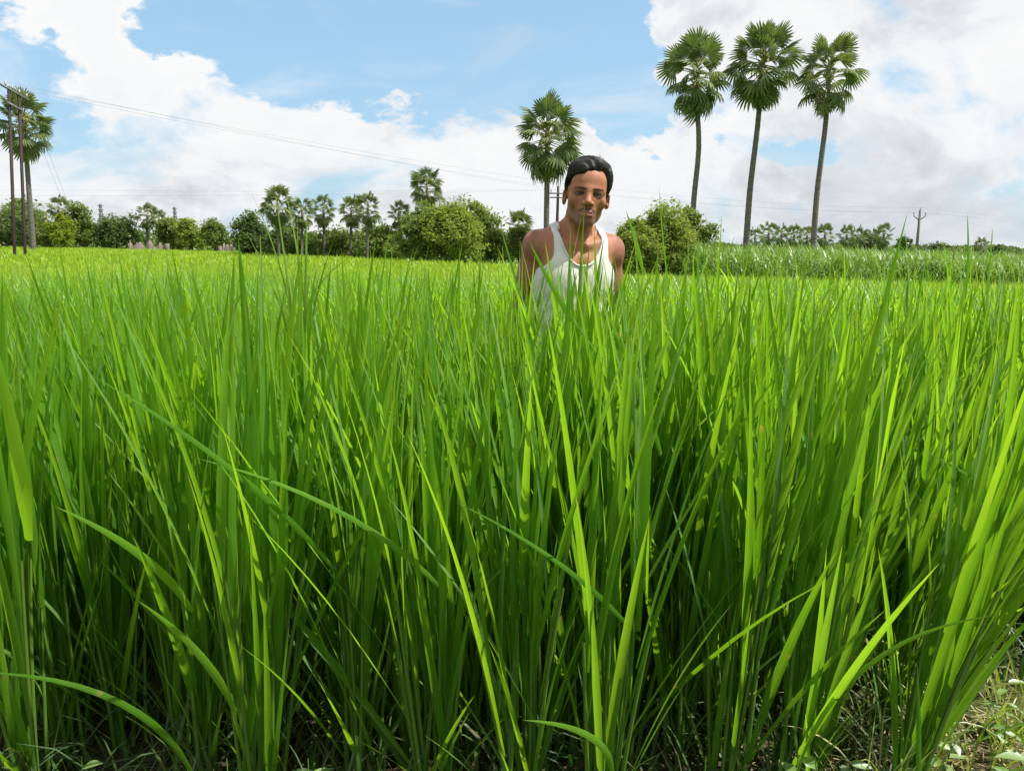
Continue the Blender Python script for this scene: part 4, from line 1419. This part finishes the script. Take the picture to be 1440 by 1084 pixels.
# cloth wrapped round the waist
sk = LEGS.F.copy() - .012
rx_ = .165 + .03 * (1 - ZZ); ry_ = .122 + .04 * (1 - ZZ)
el = (np.sqrt((XX / rx_) ** 2 + ((YY - .012) / ry_) ** 2) - 1) * .13 - .004 * np.sin(np.arctan2(YY, XX) * 14 + ZZ * 3)
wrap = np.maximum.reduce(np.broadcast_arrays(el, ZZ - .90, .42 - ZZ))
Vw, Qw = surface_nets(wrap.astype(np.float32))
obj('waist_cloth', build_mesh('waist_cloth', Vw, Qw, [plain_material('waist_cloth', (.10, .12, .16), (.20, .22, .27), 30, .9, .2)]), man)

# eyes
for sx in (-1, 1):
    nu, nv = 16, 12
    th = np.linspace(0, np.pi, nv + 1)[:, None]; ph = (np.arange(nu) / nu * 2 * np.pi)[None]
    S = np.stack([np.sin(th) * np.cos(ph), -np.cos(th) + 0 * ph, np.sin(th) * np.sin(ph)], -1).reshape(-1, 3) * .0112
    i_ = (np.arange(nv)[:, None] * nu); j_ = np.arange(nu)[None]; j2 = (j_ + 1) % nu
    q = np.stack([i_ + j_, i_ + j2, i_ + nu + j2, i_ + nu + j_], -1).reshape(-1, 4)
    if 'eye' not in M:
        me_, t = new_mat('eye')
        sy_ = t.n('ShaderNodeSeparateXYZ', {0: t.n('ShaderNodeTexCoord').outputs['Object']}).outputs[1]
        c = t.ramp(t.math('MULTIPLY', sy_, -1 / .0112), [(.0, (.42, .36, .33)), (.74, (.42, .36, .33)), (.78, (.022, .012, .009)), (.95, (.003, .003, .003))])
        p = t.n('ShaderNodeBsdfPrincipled', {'Base Color': c, 'Roughness': .12, 'Specular IOR Level': .5})
        t.n('ShaderNodeOutputMaterial', {'Surface': p.outputs[0]})
        M['eye'] = me_
    c = HX[0] @ np.array([sx * .0310, -.0680, .1085]) + HX[1]
    obj('eye', build_mesh('eye', S, q, [M['eye']]), man, tuple(c), Matrix(HX[0].tolist()).to_quaternion().to_euler())

# hair: a cap that follows the skull, cut along the hairline, with strands combed over it
H_ = Field()
H_.ell((0, .018, .149), (.0765, .0985, .0895), .01, X=HX)
H_.ell((-.022, -.030, .198), (.050, .046, .034), .04, X=HX)
H_.ell((.026, -.020, .204), (.036, .046, .026), .04, X=HX)
H_.ell((.062, .0, .165), (.020, .05, .045), .02, X=HX)
HI = np.linalg.inv(HX[0])
gx_, gy_, gz_ = [(HI[i, 0] * (XX - HX[1][0]) + HI[i, 1] * (YY - HX[1][1]) + HI[i, 2] * (ZZ - HX[1][2])).astype(np.float32) for i in range(3)]
zh = np.interp(gx_, [-.075, -.056, -.03, .0, .03, .05, .062, .068, .075], [.134, .150, .161, .174, .193, .204, .196, .174, .14])
zs = np.interp(gy_, [-.062, -.050, -.030, -.008, .012, .034], [.0, .0, .118, .104, .128, .058])
wf = sstep(-.058, -.042, gy_)
line = zh * (1 - wf) + np.where(gy_ > -.05, np.interp(gy_, [-.05, -.034, -.020, -.006, .012, .034], [.165, .138, .112, .106, .130, .058]), .165) * wf
streak = .0016 * np.sin(gy_ * 210 + 5 * np.sin(gx_ * 45) + gz_ * 40) + .0017 * np.sin(gy_ * 83 + gx_ * 70 + 2.0) + .001 * np.sin(gy_ * 470 + gx_ * 50)
hair = np.maximum(H_.F + streak * (gz_ > .12) + .0065 * np.clip(1 - (gz_ - line) / .022, 0, 1) * (gy_ < .0), (line + .0025 * np.sin(gx_ * 330) + .0015 * np.sin(gx_ * 790) - gz_) * .8)
Vh, Qh = surface_nets(hair.astype(np.float32))
rs = np.random.default_rng(11)
mb = MB(); mb.add(Vh, Qh)


def on_cap(p, lift):
    c = np.array([0, .018, .149]); r0 = np.array([.0768, .0988, .0900])
    q = (p - c) / r0
    q = q / (np.linalg.norm(q, axis=1, keepdims=True) + 1e-9)
    out = c + q * (r0 + lift)
    fr = np.exp(-((out[:, 1] + .06) / .05) ** 2) * np.exp(-((out[:, 2] - .215) / .04) ** 2)
    out[:, 2] += .010 * fr; out[:, 1] -= .006 * fr
    return out


def strand(p, r0):
    p = p @ HX[0].T + HX[1]
    mb.tube(p, np.linspace(r0, r0 * .3, len(p)), 3, cap=False)


for k in range(1900):
    tt = np.linspace(0, 1, 8)
    y0 = rs.uniform(-.075, .10); x0 = .034 + rs.normal(0, .008)
    if rs.random() < .72:          # combed from the parting across the top
        x1 = -.074 + rs.normal(0, .008); z1 = rs.uniform(.13, .19); y1 = y0 + rs.uniform(-.01, .03)
        P = np.stack([x0 + (x1 - x0) * tt, y0 + (y1 - y0) * tt, .26 + (z1 - .26) * tt ** 1.8], -1)
    else:                          # short side, downwards
        y0 = rs.uniform(-.04, .10)
        P = np.stack([.045 + .035 * tt ** .6, y0 + .012 * tt, .25 + (rs.uniform(.12, .16) - .25) * tt], -1)
    S_ = on_cap(P, rs.uniform(-.001, .0045))
    ok = S_[:, 2] > rs.normal(0, .004) + np.interp(S_[:, 0], [-.075, -.056, -.03, .0, .03, .05, .062, .068, .075], [.126, .143, .153, .166, .186, .199, .192, .168, .14]) * (S_[:, 1] < -.045) 
    if ok.sum() >= 4:
        S_ = S_[ok]
        strand(S_, rs.uniform(.0006, .0014))
for k in range(9):                 # stray ends lifting off
    tt = np.linspace(0, 1, 6)
    x0 = rs.uniform(.02, .07); y0 = rs.uniform(-.03, .04)
    P0 = on_cap(np.array([[x0, y0, .25]]), 0)[0]
    P = P0 + np.stack([.028 * tt * rs.uniform(-.1, 1), .0 * tt, .03 * tt - .018 * tt ** 2 * rs.uniform(0, 1)], -1)
    strand(P, .0011)
m, t = new_mat('black_hair')
hn = t.n('ShaderNodeTexNoise', {'Vector': t.n('ShaderNodeVectorMath', {0: t.n('ShaderNodeTexCoord').outputs['Object'], 1: (40, 400, 120)}, operation='MULTIPLY').outputs[0],
                                'Scale': 1.0, 'Detail': 3.0}).outputs[0]
bmp = t.n('ShaderNodeBump', {'Height': hn, 'Strength': .6, 'Distance': .003})
p = t.n('ShaderNodeBsdfPrincipled', {'Base Color': t.ramp(hn, [(.3, (.006, .006, .007)), (.7, (.018, .017, .017))]), 'Roughness': .5,
                                     'Specular IOR Level': .22, 'Normal': bmp.outputs[0]})
t.n('ShaderNodeOutputMaterial', {'Surface': p.outputs[0]})
obj('hair', mb.mesh('hair', m), man)
